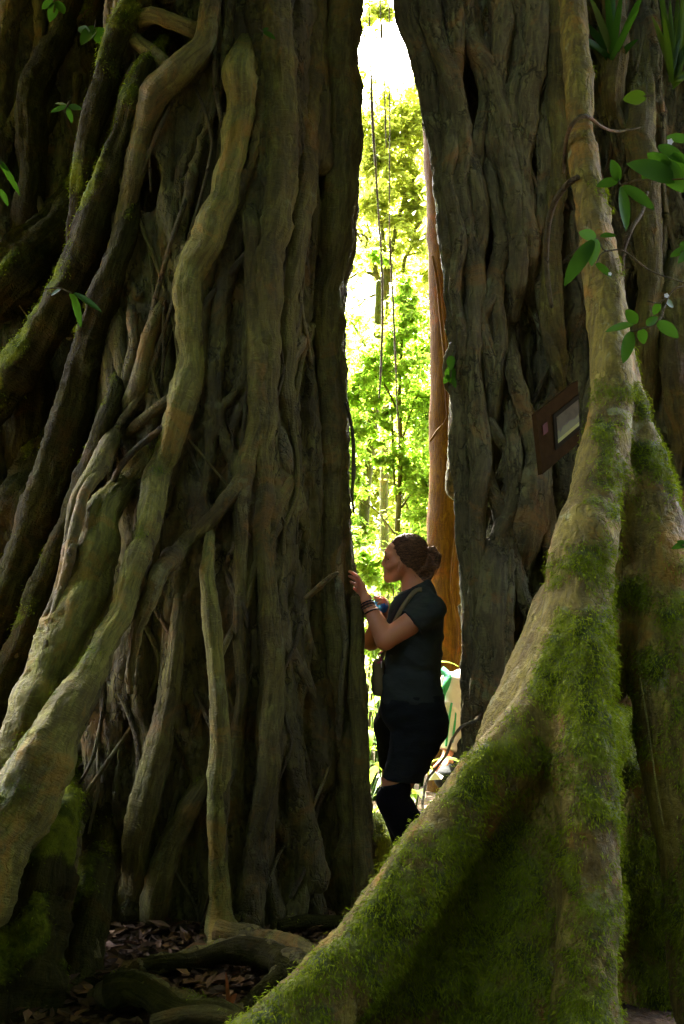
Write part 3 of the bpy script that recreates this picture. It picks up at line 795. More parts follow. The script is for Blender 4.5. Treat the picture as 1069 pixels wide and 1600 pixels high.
# ---- right fig
def build_right_fig():
    root = empty('strangler_fig', (1.4, 5.0, 0))
    tag(root, 'massive strangler fig on the right with a broad mossy buttress running to the ground', 'tree')
    C = Core(lambda z: 1.56 - 0.022 * z - 0.05 * np.maximum(z - 3.0, 0), lambda z: 5.24 + 0 * z, lambda z: 0.78 + flare(z, 0.02, 0.8), lambda z: 0.82 + flare(z, 0.1, 0.6), 3.2)
    cores = [C]
    V = Vol((0.08, 3.5, -0.14), (2.6, 6.3, 5.0), 0.0118)
    X, Y, Z = V.grids((slice(None),) * 3)
    V.f[:] = C.d(X, Y, Z).astype(np.float32)
    for Yf in (4.72, 5.0, 5.35, 5.7):                     # the closed flank beside the gap
        V.chain(catmull(np.array([[*P(px + 52 + (4.72 - Yf) * 4, py, Yf), 0.15] for px, py in ((604, -60), (615, 0), (650, 130), (682, 300), (697, 500), (708, 700), (718, 900), (721, 1100), (724, 1420))]), 0.1), 0.06)
    strands(V, C, 78, (-0.15, 5.2), (-172, -10), (0.020, 0.056), 31, 0.018, 0.25, 0.8, 20, (-0.6, 0.4))
    strands(V, C, 80, (-0.15, 5.2), (-175, -40), (0.014, 0.036), 35, 0.012, 0.6, 1.8, 26)
    strands(V, C, 16, (-0.15, 5.2), (-10, 180), (0.05, 0.10), 32, 0.03)
    G_, B = ROOT_GREY, ROOT_BROWN
    T = [
     (G_, 0.0, [(628, -60, 44, 4.40), (642, 20, 42, 4.40), (656, 70, 40, 4.40), (668, 120, 40, 4.40), (682, 190, 38, 4.40), (694, 250, 38, 4.40), (701, 310, 38, 4.40), (708, 400, 36, 4.40), (716, 500, 36, 4.40), (721, 600, 34, 4.40), (724, 700, 34, 4.40), (730, 800, 32, 4.40), (735, 900, 30, 4.40), (738, 1000, 30, 4.40), (738, 1100, 32, 4.40), (740, 1300, 40, 4.40)]),
     (G_, 0.0, [(660, -60, 40, 4.33), (676, 20, 36, 4.33), (690, 80, 34, 4.33), (712, 150, 34, 4.33), (724, 230, 34, 4.33), (721, 300, 30, 4.33), (735, 380, 30, 4.33), (743, 470, 28, 4.33), (736, 560, 28, 4.33), (744, 640, 30, 4.33), (752, 720, 30, 4.33), (747, 800, 28, 4.33), (752, 900, 26, 4.33), (758, 1000, 28, 4.33), (752, 1100, 30, 4.33), (760, 1300, 36, 4.33)]),
     (G_, 0.0, [(702, -60, 36), (712, 60, 34), (705, 140, 30), (714, 200, 28), (738, 270, 30), (749, 340, 28), (740, 420, 26), (752, 500, 26), (764, 580, 26), (758, 650, 22)]),
     (G_, 0.0, [(748, 210, 20), (768, 290, 25), (785, 370, 25), (774, 450, 22), (782, 530, 24), (776, 610, 24), (766, 690, 20)]),
     (G_, 0.0, [(806, -40, 28), (814, 80, 30), (800, 170, 28), (812, 250, 26), (824, 320, 28), (815, 400, 24)]),
     (G_, 0.0, [(690, 150, 18), (706, 215, 22), (700, 290, 22), (718, 370, 22), (712, 450, 20), (726, 540, 22), (720, 640, 18)]),
     (G_, 0.1, [(790, 600, 26), (806, 700, 28), (798, 780, 28), (782, 850, 30), (790, 940, 30), (780, 1040, 32), (770, 1140, 36)]),
     (G_, 0.0, [(856, 100, 24), (846, 190, 26), (852, 280, 24), (842, 370, 26), (850, 450, 22)]),
     (G_, 0.0, [(762, 20, 20), (752, 90, 24), (760, 160, 22), (744, 230, 24), (752, 310, 20)]),
     (G_, 0.0, [(772, 400, 16), (775, 440, 22), (760, 478, 24), (735, 508, 22), (714, 535, 20), (702, 565, 16), (700, 610, 10)]),
     (G_, 0.0, [(738, 640, 16), (738, 690, 22), (747, 715, 23), (767, 762, 23), (787, 812, 23), (800, 860, 22), (815, 920, 22), (832, 960, 22), (850, 1010, 20)]),
     (G_, 0.1, [(794, 520, 24), (802, 570, 26), (817, 640, 26), (833, 707, 26), (850, 770, 28), (862, 840, 30), (872, 900, 30)]),
     (G_, 0.0, [(755, 640, 12), (768, 662, 16), (784, 688, 18), (795, 705, 18), (785, 735, 14), (774, 760, 12)]),
     (G_, 0.2, [(780, 810, 34), (776, 880, 48), (772, 960, 52), (770, 1040, 48), (762, 1120, 46), (755, 1200, 46)]),
     (G_, 0.2, [(840, 640, 40), (840, 740, 46), (828, 830, 44), (812, 900, 36)]),
     (G_, 0.0, [(742, 860, 14), (738, 930, 12), (744, 1000, 11), (748, 1070, 11)]),
     (G_, 0.0, [(800, 860, 8, 4.2), (798, 920, 9, 4.18), (796, 1000, 9, 4.16), (792, 1080, 8, 4.12)]),
     (G_, 0.0, [(730, -30, 34), (740, 60, 34), (770, 130, 32), (790, 200, 36), (800, 280, 38), (808, 360, 36), (806, 430, 30), (800, 500, 26)]),
     (G_, 0.0, [(780, -30, 36), (786, 40, 34), (780, 110, 30), (768, 180, 28), (774, 240, 26), (786, 300, 24)]),
     (G_, 0.0, [(840, -30, 40), (838, 60, 40), (830, 140, 38), (820, 220, 34), (812, 300, 32), (826, 390, 30), (832, 470, 28)]),
     (B, 0.1, [(872, -30, 44), (870, 60, 40), (866, 150, 36), (868, 240, 34), (866, 330, 30), (862, 420, 28), (868, 520, 30), (882, 600, 26)]),
     (B, 0.1, [(843, 425, 14), (850, 470, 17), (858, 520, 18), (872, 580, 18), (884, 640, 16)]),
     (B, 0.3, [(1000, 60, 50), (1002, 200, 46), (1010, 330, 44), (1016, 450, 40), (1004, 540, 40), (1010, 650, 50)]),
     (B, 0.3, [(1056, 380, 44), (1052, 480, 46), (1060, 600, 50), (1070, 760, 60)]),
     (B, 0.1, [(955, -40, 40), (962, 60, 38), (956, 150, 34), (968, 220, 30)]),
    ]
    rows = [resolve(cores, t[2], 0.055, 4.45) for t in T]
    for r in rows:
        q = catmull(r, 0.06); q[:, 1] += q[:, 3] * 0.45; q[:, 3] *= 0.86
        V.chain(q, 0.035)
    o, v, nr, ms = finish_trunk(V, root, BARK_R, 'trunk', 6, 0.15)
    allv, alln, allm = [], [], []
    for k, (t, r) in enumerate(zip(T, rows)):
        _, a, b, c = root_tube(None, r, t[0], root, 500 + k, t[1])
        allv.append(a); alln.append(b); allm.append(c)
    blades(np.concatenate(allv), np.concatenate(alln), np.concatenate(allm), 9000, 0.018, root, 43)
    rootlets(V, C, 84, (0.9, 4.7), (-178, -60), 2500, root, [VINE, ROOT_GREY, ROOT_GREY])
    # ---- the great buttress: one continuous fin with three ridges
    W = Vol((-0.62, 2.25, -0.14), (1.75, 4.9, 4.35), 0.0125)
    def ch(pts, k=0.05, step=0.05):
        rr = np.array([[*P(a, b, Y), wd * PXM(Y) * 0.5] for a, b, wd, Y in pts])
        c = catmull(rr, step)
        c[:, :3] += 0.012 * np.stack([fbm(c[:, :3] * 4 + 9 * i, 2, 60 + i) for i in range(3)], 1)
        c[:, 3] *= 1 + 0.08 * fbm(c[:, :3] * 6, 2, 66)
        W.chain(c, k)
    ch([(888, -90, 42, 4.2), (893, 0, 44, 4.12), (903, 111, 46, 4.02), (908, 202, 44, 3.96), (921, 303, 48, 3.9), (937, 403, 60, 3.82), (949, 504, 66, 3.75), (954, 580, 68, 3.68), (952, 650, 68, 3.62), (944, 710, 74, 3.56), (930, 770, 80, 3.5), (916, 830, 86, 3.44), (904, 900, 86, 3.38)])
    ch([(916, 830, 80, 3.42), (896, 920, 70, 3.36), (874, 1000, 62, 3.31), (850, 1068, 58, 3.26), (826, 1112, 58, 3.22), (796, 1150, 58, 3.18), (766, 1182, 58, 3.15), (741, 1212, 58, 3.12), (711, 1257, 58, 3.08), (681, 1298, 60, 3.05), (654, 1336, 62, 3.02), (606, 1410, 66, 2.97), (556, 1476, 70, 2.93), (510, 1524, 74, 2.89), (466, 1570, 78, 2.86), (395, 1640, 84, 2.81), (280, 1740, 90, 2.76)])
    ch([(905, 960, 60, 3.34), (880, 1050, 64, 3.29), (850, 1120, 70, 3.24), (800, 1195, 76, 3.19), (748, 1250, 80, 3.14), (716, 1292, 82, 3.10), (690, 1330, 84, 3.06), (644, 1404, 84, 3.0), (596, 1480, 84, 2.96), (540, 1550, 88, 2.91), (470, 1630, 92, 2.86)], 0.06)
    ch([(912, 850, 84, 3.42), (908, 980, 84, 3.30), (906, 1110, 90, 3.18), (910, 1211, 94, 3.1), (917, 1363, 96, 3.02), (918, 1463, 92, 2.96), (914, 1564, 98, 2.9), (910, 1680, 110, 2.86)])
    ch([(968, 560, 44, 3.76), (984, 640, 60, 3.72), (1002, 720, 76, 3.68), (1020, 800, 88, 3.62), (1034, 880, 96, 3.56), (1044, 980, 108, 3.5), (1054, 1110, 124, 3.42), (1082, 1250, 124, 3.34), (1108, 1400, 124, 3.26), (1132, 1600, 134, 3.2)])
    ch([(954, 760, 50, 3.6), (960, 860, 56, 3.6), (962, 980, 50, 3.56), (960, 1080, 40, 3.56)], 0.06)
    # the web between the ridges, set back from them
    for t in np.linspace(0.1, 0.9, 9):
        a0 = np.array([884 + 20 * t, 950 + 40 * t]); a1 = np.array([500, 1660]) * (1 - t) + np.array([905, 1660]) * t
        rows_ = []
        for s in np.linspace(0, 1, 8):
            q = a0 * (1 - s) + a1 * s
            q[0] += 40 * math.sin(s * math.pi) * (0.5 - t)
            bow = 0.06 + 0.20 * math.sin(math.pi * t) * (0.3 + 0.7 * s)
            rows_.append((q[0], q[1], 75 + 40 * s, 3.40 - 0.48 * s + bow))
        ch(rows_, 0.10, 0.10)
    ch([(1000, 1240, 120, 3.75), (1010, 1420, 150, 3.72), (1020, 1660, 170, 3.7)], 0.08)
    # little flutes on the web
    for (x0, y0, x1, y1) in ((845, 1130, 800, 1560), (870, 1160, 862, 1600), (800, 1200, 700, 1540)):
        ch([(x0, y0, 22, 3.36), ((x0 + x1) / 2 + 6, (y0 + y1) / 2, 30, 3.22), (x1, y1, 42, 3.09)], 0.06)
    # inside of the fin, reaching back to the trunk
    for (x0, y0, wd) in ((945, 760, 60), (925, 960, 90), (920, 1160, 100), (910, 1400, 110)):
        ch([(x0, y0, wd, 3.62), (x0 + 70, y0, wd, 4.5)], 0.10)
    v, f = W.mesh(); nr = W.sample_grad(v)
    low = np.clip((2.75 - v[:, 2]) / 1.7, 0, 1)
    d = 0.012 * fbm(v * 7, 3, 91) + 0.008 * fbm(v * np.array([22, 22, 9]), 3, 92) + 0.004 * fbm(v * 55, 2, 93)
    n1 = fbm(v * 2.6, 3, 94); n2 = fbm(v * 8, 3, 95)
    side = 0.25 * nr[:, 2] + 0.22 * nr[:, 0]
    ridge = np.clip(nr[:, 2] * 0.9 - nr[:, 0] * 0.25 - nr[:, 1] * 0.2, -0.3, 0.9)
    ms = np.clip(low * 0.95 + 0.95 * n1 + 0.85 * n2 + 0.40 * ridge + 0.25 * nr[:, 0] + 0.45 * fbm(v * 17, 2, 97) - 0.28, 0, 1)
    edge = np.clip((nr @ np.array([-0.72, -0.1, 0.68]) - 0.80) * 6, 0, 1) * np.clip(0.9 + 1.2 * fbm(v * 5, 2, 98), 0, 1)
    ms = ms * (1 - 0.85 * edge)
    d = d + 0.014 * ms * (0.5 + fbm(v * 28, 2, 96))
    v = v + nr * d[:, None]
    BUTT = bark_material('buttress_bark', (0.10, 0.062, 0.012), (0.195, 0.142, 0.022), (0.28, 0.225, 0.050), False, 0.25, lichen=0.75, cracks=0.5)
    mesh_obj('buttress', v, f, BUTT, root, True, None, {'moss': ms * 0.95})
    fr = (nr[:, 1] < 0.35)
    blades(v, nr, ms * fr, 210000, 0.023, root, 44)
    thin = [[(903, 277, 9, 3.84), (890, 285, 9, 3.9), (868, 313, 10, 4.0), (857, 350, 10, 4.08), (853, 403, 10, 4.15), (856, 440, 9, 4.18), (862, 480, 7, 4.2)],
            [(880, 270, 6, 4.0), (884, 225, 7, 3.92), (893, 197, 8, 3.86), (907, 183, 8, 3.84), (921, 184, 7, 3.86), (940, 198, 5, 3.95), (965, 205, 4, 4.05), (1000, 200, 3, 4.1)],
            [(843, 438, 7), (828, 452, 6), (805, 472, 7), (782, 479, 7), (772, 495, 6)],
            [(972, 470, 7, 4.1), (973, 400, 8, 4.08), (985, 360, 8, 4.06), (1003, 330, 7, 4.1), (1010, 300, 6, 4.15)],
            [(766, 1096, 5, 4.5), (752, 1115, 5, 4.28), (742, 1126, 5, 4.2), (722, 1134, 4.5, 4.08), (708, 1152, 4.5, 3.98), (698, 1178, 4.5, 3.9), (682, 1200, 4, 3.8), (668, 1218, 4, 3.75), (662, 1240, 4, 3.6), (661, 1262, 4, 3.35), (668, 1300, 4, 3.06)],
            [(900, 470, 4), (886, 500, 5), (884, 520, 5), (878, 548, 4)],
            [(985, 140, 4), (990, 190, 4), (984, 240, 4)], [(1003, 150, 4), (1000, 200, 3), (994, 250, 3)],
            [(1000, 1060, 3, 3.33), (1012, 1130, 3, 3.30), (1022, 1200, 3, 3.26), (1036, 1290, 3, 3.2)]]
    for k, t in enumerate(thin):
        root_tube(None, resolve(cores, t, 0.04), VINE if k < 7 else ROOT_PALE, root, 700 + k, 0, 0.15, 8, 0.02, 'rootlet')
    for k in range(8):
        a = k / 8 * 2 * math.pi
        b = np.array([1.45 + 0.7 * math.cos(a), 5.15 + 0.6 * math.sin(a), 5.0])
        e = np.array([1.2 + 0.4 * math.cos(a + .4), 5.2 + 0.4 * math.sin(a + .4), 10.0])
        root_tube(None, np.array([[*b, 0.36], [*((b + e) / 2), 0.32], [*e, 0.22]]), BGBARK, root, 800 + k, 0, 0.2, 14, 0.15, 'upper_stem')
    crown(root, (3.6, 5.2), 6.0, (10.0, 13.0), 300, 50, 22, LEAF_HIGH, start=(1.2, 5.2, 9.5))
    return root, cores
RIGHT, RCORES = build_right_fig()

# ------------------------------------------------------------------ forest beyond the gap
def tree_from(name, label, cat, limbs, clumps, nleaf, lsize, Y, seed, bark=BGBARK, leaf=LEAF_BG, group=None, extra=None, squash=0.8):
    """limbs: lists of (px, py, width px) at distance Y (or 4th value); the first one is the trunk; clumps: (px, py, radius px[, Y])"""
    f = limbs[0][0]
    b = P(f[0], f[1], f[3] if len(f) > 3 else Y)
    root = empty(name, (b[0], b[1], float(ground_z(b[0], b[1]))))
    tag(root, label, cat, group)
    for k, l in enumerate(limbs):
        rows = np.array([[*P(q[0], q[1], q[3] if len(q) > 3 else Y), q[2] * 0.5 * PXM(q[3] if len(q) > 3 else Y)] for q in l])
        root_tube(None, rows, bark, root, seed + k, 0, 0.07 if k == 0 and bark is ORANGE else 0.14, 10 if Y > 8 else 28, 0.06, 'trunk' if k == 0 else 'limb', 0.25)
    c, sg = [], []
    g = np.random.default_rng(seed)
    for q in clumps:
        yy = q[3] if len(q) > 3 else Y
        n = max(6, int(q[2] * 1.3))
        pc = P(q[0], q[1], yy); r = q[2] * PXM(yy)
        for _ in range(n):
            c.append(pc + g.normal(0, 0.8, 3) * r); sg.append(r * g.uniform(0.10, 0.34))
    if extra is not None:
        for e in extra: c.append(np.array(e[:3])); sg.append(e[3])
    c = np.array(c)
    if nleaf: leaf_cloud('crown', c, np.array(sg), nleaf, lsize, leaf, root, seed + 50, squash)
    return root

tree_from('orange_barked_tree', 'smooth orange barked trunk standing behind the gap beside the right fig', 'tree',
    [[(714, 1400, 92), (712, 1150, 84), (708, 1000, 76), (704, 850, 72), (705, 700, 66), (703, 550, 62), (699, 400, 62), (694, 250, 64), (689, 130, 66), (680, -100, 64), (672, -400, 60), (660, -900, 50)],
     [(676, 400, 4, 7.0), (684, 440, 6, 7.0), (690, 500, 7, 7.0), (697, 570, 7, 7.0), (699, 640, 5, 7.0), (706, 720, 4, 7.0)],
     [(672, 690, 3, 7.0), (684, 672, 4, 7.0), (694, 662, 3, 7.0), (704, 640, 3, 7.0)],
     [(715, 820, 5, 7.0), (708, 880, 5, 7.0), (706, 930, 4, 7.0), (716, 990, 4, 7.0), (712, 1040, 4, 7.0)]],
    [(640, -1000, 300, 8)], 2500, (0.26, 0.12), 7.2, 1000, ORANGE, LEAF_HIGH)
g0 = np.random.default_rng(5)
tree_from('twisted_tree', 'tree with curling bare limbs against the white sky in the gap', 'tree',
    [[(604, 1040, 15), (600, 800, 13), (603, 640, 11), (606, 540, 10), (606, 466, 8)],
     [(606, 470, 11), (598, 445, 10), (588, 430, 9), (584, 410, 7), (575, 392, 6), (567, 380, 5), (556, 360, 4)],
     [(590, 432, 8), (578, 427, 6), (562, 426, 5), (545, 436, 4)],
     [(588, 405, 5), (580, 385, 5), (570, 368, 4), (560, 366, 3)],
     [(604, 460, 10), (603, 420, 8), (599, 375, 7), (596, 350, 5), (588, 320, 4)],
     [(608, 440, 9), (613, 385, 7), (622, 345, 7), (630, 320, 6), (634, 300, 6), (641, 288, 6), (652, 272, 5), (650, 262, 4), (642, 252, 4), (634, 262, 3)],
     [(629, 430, 6), (633, 404, 6), (641, 390, 5), (648, 362, 5), (654, 350, 5), (662, 346, 4)], [(635, 400, 3), (648, 396, 3), (668, 390, 3)],
     [(606, 540, 7), (622, 480, 6), (629, 430, 6)],
     [(594, 457, 5), (570, 468, 4), (566, 474, 3), (545, 484, 3), (525, 492, 2)]],
    [(600, 178, 30), (625, 196, 30), (650, 178, 32), (640, 215, 26), (668, 200, 28), (585, 215, 18), (576, 260, 16), (583, 330, 18), (570, 310, 15), (645, 300, 18), (640, 335, 14), (655, 330, 14), (560, 190, 20), (610, 345, 10),
     (545, 150, 24), (700, 180, 30), (740, 230, 40), (576, 30, 12), (590, 10, 10), (606, 20, 8), (606, 490, 16), (604, 530, 16), (596, 250, 20), (622, 260, 20), (600, 300, 20), (655, 290, 20), (620, 360, 18), (650, 380, 18), (575, 390, 16), (600, 410, 14), (640, 430, 16), (668, 420, 16), (585, 215, 24), (640, 160, 26)],
    19000, (0.105, 0.055), 15.0, 1100, leaf=LEAF_GOLD)
tree_from('leafy_sapling', 'slender sapling with bright yellow-green leaves in the middle of the gap', 'tree',
    [[(632, 1120, 10), (627, 960, 10), (621, 850, 9), (624, 770, 8), (626, 707, 7), (625, 600, 5), (632, 470, 3)],
     [(622, 790, 5), (617, 760, 4), (615, 720, 4), (612, 640, 3)], [(625, 700, 4), (640, 650, 3), (655, 610, 3)], [(625, 650, 4), (600, 600, 3), (575, 580, 2)],
     [(621, 840, 3), (590, 800, 2), (560, 780, 2)], [(622, 800, 4), (645, 770, 3), (668, 755, 2)]],
    [(634, 445, 10), (631, 472, 15), (642, 500, 18), (618, 520, 16), (655, 545, 20), (600, 552, 20), (570, 565, 18), (640, 590, 24), (590, 612, 22), (556, 620, 18), (664, 625, 18), (560, 680, 16), (598, 665, 12), (650, 700, 22), (660, 660, 18), (658, 760, 18), (562, 735, 15), (636, 735, 14), (600, 725, 10), (655, 800, 18),
     (500, 600, 50), (480, 700, 50), (720, 600, 50), (740, 720, 50)],
    19000, (0.066, 0.036), 9.5, 1200)
tree_from('forked_sapling', 'thin dark forked sapling right of centre in the gap', 'tree',
    [[(650, 1100, 9), (646, 900, 8), (642, 760, 7), (642, 694, 6), (634, 655, 4), (626, 640, 3)], [(642, 690, 4), (655, 665, 4), (672, 642, 3)], [(642, 694, 4), (640, 660, 3), (650, 610, 2)], [(642, 800, 3), (625, 770, 2), (606, 740, 2)], [(644, 830, 4), (660, 800, 3), (680, 780, 2)]],
    [(655, 635, 16), (668, 690, 18), (640, 625, 12), (662, 730, 15), (652, 830, 16), (680, 860, 20), (640, 880, 20), (720, 700, 50), (740, 820, 60)],
    9000, (0.075, 0.04), 10.5, 1300)
tree_from('leaning_trunk_tree', 'pale leaning trunk on the left side of the gap', 'tree',
    [[(556, 1000, 20), (566, 850, 18), (571, 770, 16), (578, 714, 15), (584, 640, 16), (588, 560, 14), (592, 440, 10)], [(586, 600, 6), (570, 540, 5), (548, 500, 3)]],
    [(556, 640, 16), (570, 585, 18), (552, 700, 14), (556, 760, 14), (548, 820, 18), (575, 830, 10), (490, 640, 60), (470, 760, 60), (500, 500, 50), (592, 400, 10)],
    10000, (0.085, 0.045), 12.0, 1400)
tree_from('tall_tree', 'tall hazy yellow-green tree behind the curling limbs high in the gap', 'tree',
    [[(610, 1060, 16), (614, 800, 14), (622, 500, 11), (626, 300, 8)], [(620, 520, 6), (590, 420, 5), (570, 330, 3)], [(622, 480, 6), (650, 380, 5), (675, 300, 3)]],
    [(590, 240, 40), (640, 250, 40), (680, 260, 40), (600, 330, 40), (650, 340, 40), (570, 300, 36), (620, 400, 36), (670, 400, 40), (560, 400, 30), (560, 240, 30), (700, 330, 40)],
    8500, (0.15, 0.085), 21.0, 1480, leaf=LEAF_GOLD)
tree_from('broad_tree', 'broad pale yellow-green tree filling the far end of the gap', 'tree',
    [[(640, 1050, 20), (636, 850, 18), (640, 640, 12), (636, 560, 8)], [(638, 720, 8), (600, 640, 6), (570, 590, 4)], [(638, 700, 8), (665, 640, 6), (690, 600, 4)]],
    [(600, 620, 50), (650, 600, 50), (560, 680, 40), (640, 700, 44), (680, 680, 44), (570, 760, 34), (650, 790, 36), (550, 600, 36), (640, 530, 34), (700, 560, 50), (560, 520, 30), (690, 430, 40), (640, 440, 30), (600, 740, 40), (640, 760, 40), (580, 800, 40), (500, 650, 60), (580, 560, 40), (660, 500, 30), (610, 800, 40), (590, 700, 40), (560, 850, 40), (640, 860, 44), (740, 700, 60)],
    21000, (0.12, 0.07), 18.0, 1460, leaf=LEAF_GOLD)
for k, (px, Y, lab) in enumerate(((380, 11.0, 'round crowned tree hidden far left behind the left fig'), (800, 11.5, 'leafy tree behind the right fig beyond the orange trunk'), (200, 17.0, 'tall tree far behind the left fig'), (930, 14.5, 'tall tree far behind the right fig'))):
    tree_from('forest_tree', lab, 'tree',
        [[(px, 1120, 26), (px + 10, 800, 22), (px - 8, 500, 18), (px, 250, 10)]],
        [(px + g0.uniform(-90, 90), g0.uniform(180, 620), 50) for _ in range(10)], 5000, (0.11, 0.06), Y, 1500 + 20 * k, group='trees behind the figs')

# leafy shrubs at head height and the far wood
def shrub(name, label, cat, spots, n, lsize, seed, mat=LEAF_BG, stems=5, group=None):
    b = P(spots[0][0], spots[0][1], spots[0][3])
    base = (b[0], b[1], float(ground_z(b[0], b[1])))
    root = empty(name, base); tag(root, label, cat, group)
    g = np.random.default_rng(seed)
    c, sg = [], []
    for q in spots:
        r = q[2] * PXM(q[3])
        for _ in range(max(3, int(q[2] / 4))):
            c.append(P(q[0], q[1], q[3]) + g.normal(0, .5, 3) * r); sg.append(r * g.uniform(0.2, 0.4))
    for k in range(stems):
        e = c[g.integers(len(c))]
        s = np.array(base) + np.array([g.normal(0, .12), g.normal(0, .12), -0.05])
        root_tube(None, np.array([[*s, 0.014], [*((s + e) / 2 + g.normal(0, .08, 3)), 0.010], [*e, 0.004]]), VINE, root, seed + k, 0, 0.1, 6, 0.08, 'stem')
    leaf_cloud('foliage', np.array(c), np.array(sg), n, lsize, mat, root, seed + 9)
    return root
shrub('leafy_shrub', 'yellow-green small leaved shrub beside the left fig at head height', 'shrub',
      [(562, 900, 24, 7.6), (585, 870, 22, 7.6), (570, 950, 26, 7.6), (600, 900, 20, 7.8), (555, 840, 18, 7.8), (590, 940, 20, 7.6), (575, 1000, 20, 7.5)], 4200, (0.060, 0.034), 1700)
shrub('leafy_shrub', 'green shrub behind the bun of the woman left of the orange trunk', 'shrub',
      [(650, 850, 20, 8.6), (672, 880, 20, 8.6), (640, 900, 22, 8.6), (680, 930, 20, 8.4), (660, 960, 24, 8.4)], 3000, (0.065, 0.036), 1720)
def far_wood():
    g = np.random.default_rng(61)
    c, sg = [], []
    for _ in range(300):
        y = g.uniform(22, 46); x = g.uniform(-0.75, 0.75) * y
        h = g.uniform(0.3, 3.4) if g.random() < 0.7 else g.uniform(3, 6.5)
        if abs(x - 0.055 * y) < 1.0 and h > 2.6: continue
        c.append((x, y, ground_z(x, y) + h)); sg.append(g.uniform(0.35, 0.8))
    tag(leaf_cloud('far_wood', np.array(c), np.array(sg), 22000, (0.26, 0.14), LEAF_BG, None, 62, 0.8), kind='stuff')
far_wood()

def strap_leaf(bag, base, d, L, W, droop, g, tone=0.5, n=10, fold=0.25, side=None, twist=0.0, shape=1.0):
    """one curved leaf with a folded midrib, from its base along d, bending down"""
    d = np.asarray(d, float); d /= np.linalg.norm(d)
    s = np.cross(d, [0, 0, 1.0]) if side is None else np.asarray(side, float)
    s = s - d * (s @ d); s /= np.linalg.norm(s) + 1e-9
    p = np.array(base, float); rows = []
    for k in range(n + 1):
        t = k / n
        wd = W * 0.5 * (math.sin(math.pi * min(1, max(0.0, t * 0.97 + 0.03)) ** shape) ** 0.75) + W * 0.01
        nn = np.cross(s, d)
        rows += [p + s * wd + nn * wd * fold, p.copy(), p - s * wd + nn * wd * fold]
        p = p + d * L / n
        d = d + np.array([0, 0, -1.0]) * droop / n; d /= np.linalg.norm(d)
        s = s - d * (s @ d); s /= np.linalg.norm(s)
    v = np.array(rows); i = np.arange(n)[:, None] * 3
    q = np.concatenate([i + np.array([0, 1, 4, 3]), i + np.array([1, 2, 5, 4])])
    bag.add(v, q, a=np.full(len(v), tone))

def ground_plant(label, px, Y, n, L, seed, group=None):
    b = P(px, 1400, Y); z = float(ground_z(b[0], b[1]))
    root = empty('broad_leaved_plant', (b[0], b[1], z)); tag(root, label, 'plant', group)
    g = np.random.default_rng(seed)
    fo, st = Bag(), Bag()
    for k in range(n):
        a = g.uniform(0, 2 * math.pi); h = g.uniform(0.1, 0.95)
        lean = np.array([math.cos(a), math.sin(a), 0]) * g.uniform(0.02, 0.16)
        top = np.array([b[0], b[1], z]) + lean + np.array([0, 0, h])
        fo = Bag(); strap_leaf(fo, top, [math.cos(a), math.sin(a), g.uniform(0.2, 1.0)], L * g.uniform(.6, 1.1), L * 0.2, g.uniform(0.9, 2.2), g, g.uniform(0, 1))
        fo.build('leaf', LEAF_BG, root, True); st = Bag()
        v, q, t, _, _ = tube(np.array([[b[0], b[1], z - .03], top * 0.5 + np.array([b[0], b[1], z]) * 0.5, top]), np.array([0.006, 0.004, 0.003]), 5)
        st.add(v, q, t); st.build('stem', LEAF_FERN, root, True)
for k, (px, Y, n, L, lab) in enumerate(((562, 5.9, 14, 0.36, 'bright green long leaved plant low between the left fig and the woman'), (585, 6.6, 16, 0.40, 'taller long leaved plant behind the legs of the woman on the left'), (600, 7.6, 16, 0.40, 'green long leaved plant farther back straight behind the woman'),
                                  (570, 8.4, 16, 0.45, 'farthest long leaved plant low at the left of the gap'), (660, 7.4, 14, 0.4, 'long leaved plant behind the hips of the woman'), (540, 7.0, 12, 0.36, 'long leaved plant half hidden behind the left fig'), (700, 8.6, 14, 0.4, 'long leaved plant behind the orange trunk'), (612, 5.7, 14, 0.30, 'low long leaved plant at the mossy stump'), (640, 5.6, 14, 0.30, 'low long leaved plant hidden behind the knees of the woman'))):
    ground_plant(lab, px, Y, n, L, 1800 + k, 'long leaved plants on the forest floor')
def add_shade_shrub():  # out-of-view shrub added to keep skylight off the lower left roots
    root = empty('shade_shrub', (-2.2, 2.1, 0.0)); tag(root, 'unseen leafy shrub added out of view to shade the foot of the left fig', 'shrub')
    g = np.random.default_rng(66)
    c = np.stack([g.normal(-2.2, 0.42, 70), g.normal(2.15, 0.45, 70), g.uniform(0.9, 3.1, 70)], 1)
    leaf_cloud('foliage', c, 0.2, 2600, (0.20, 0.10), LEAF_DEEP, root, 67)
    for k in range(5):
        root_tube(None, np.array([[-2.2 + .05 * k, 2.1, -.05, .02], [-2.25 + g.normal(0, .2), 2.1 + g.normal(0, .2), 1.2, .016], [*c[k], .008]]), VINE, root, 680 + k, 0, .1, 6, .08, 'stem')
add_shade_shrub()
def undergrowth():
    g = np.random.default_rng(71)
    n = 420
    y = g.uniform(8.8, 26, n); x = g.uniform(-0.45, 0.5, n) * y
    c = np.stack([x, y, ground_z(x, y) + g.uniform(0.05, 0.8, n)], 1)
    tag(leaf_cloud('undergrowth', c, 0.22, 17000, (0.17, 0.07), LEAF_BG, None, 72, 0.7), kind='stuff')
undergrowth()
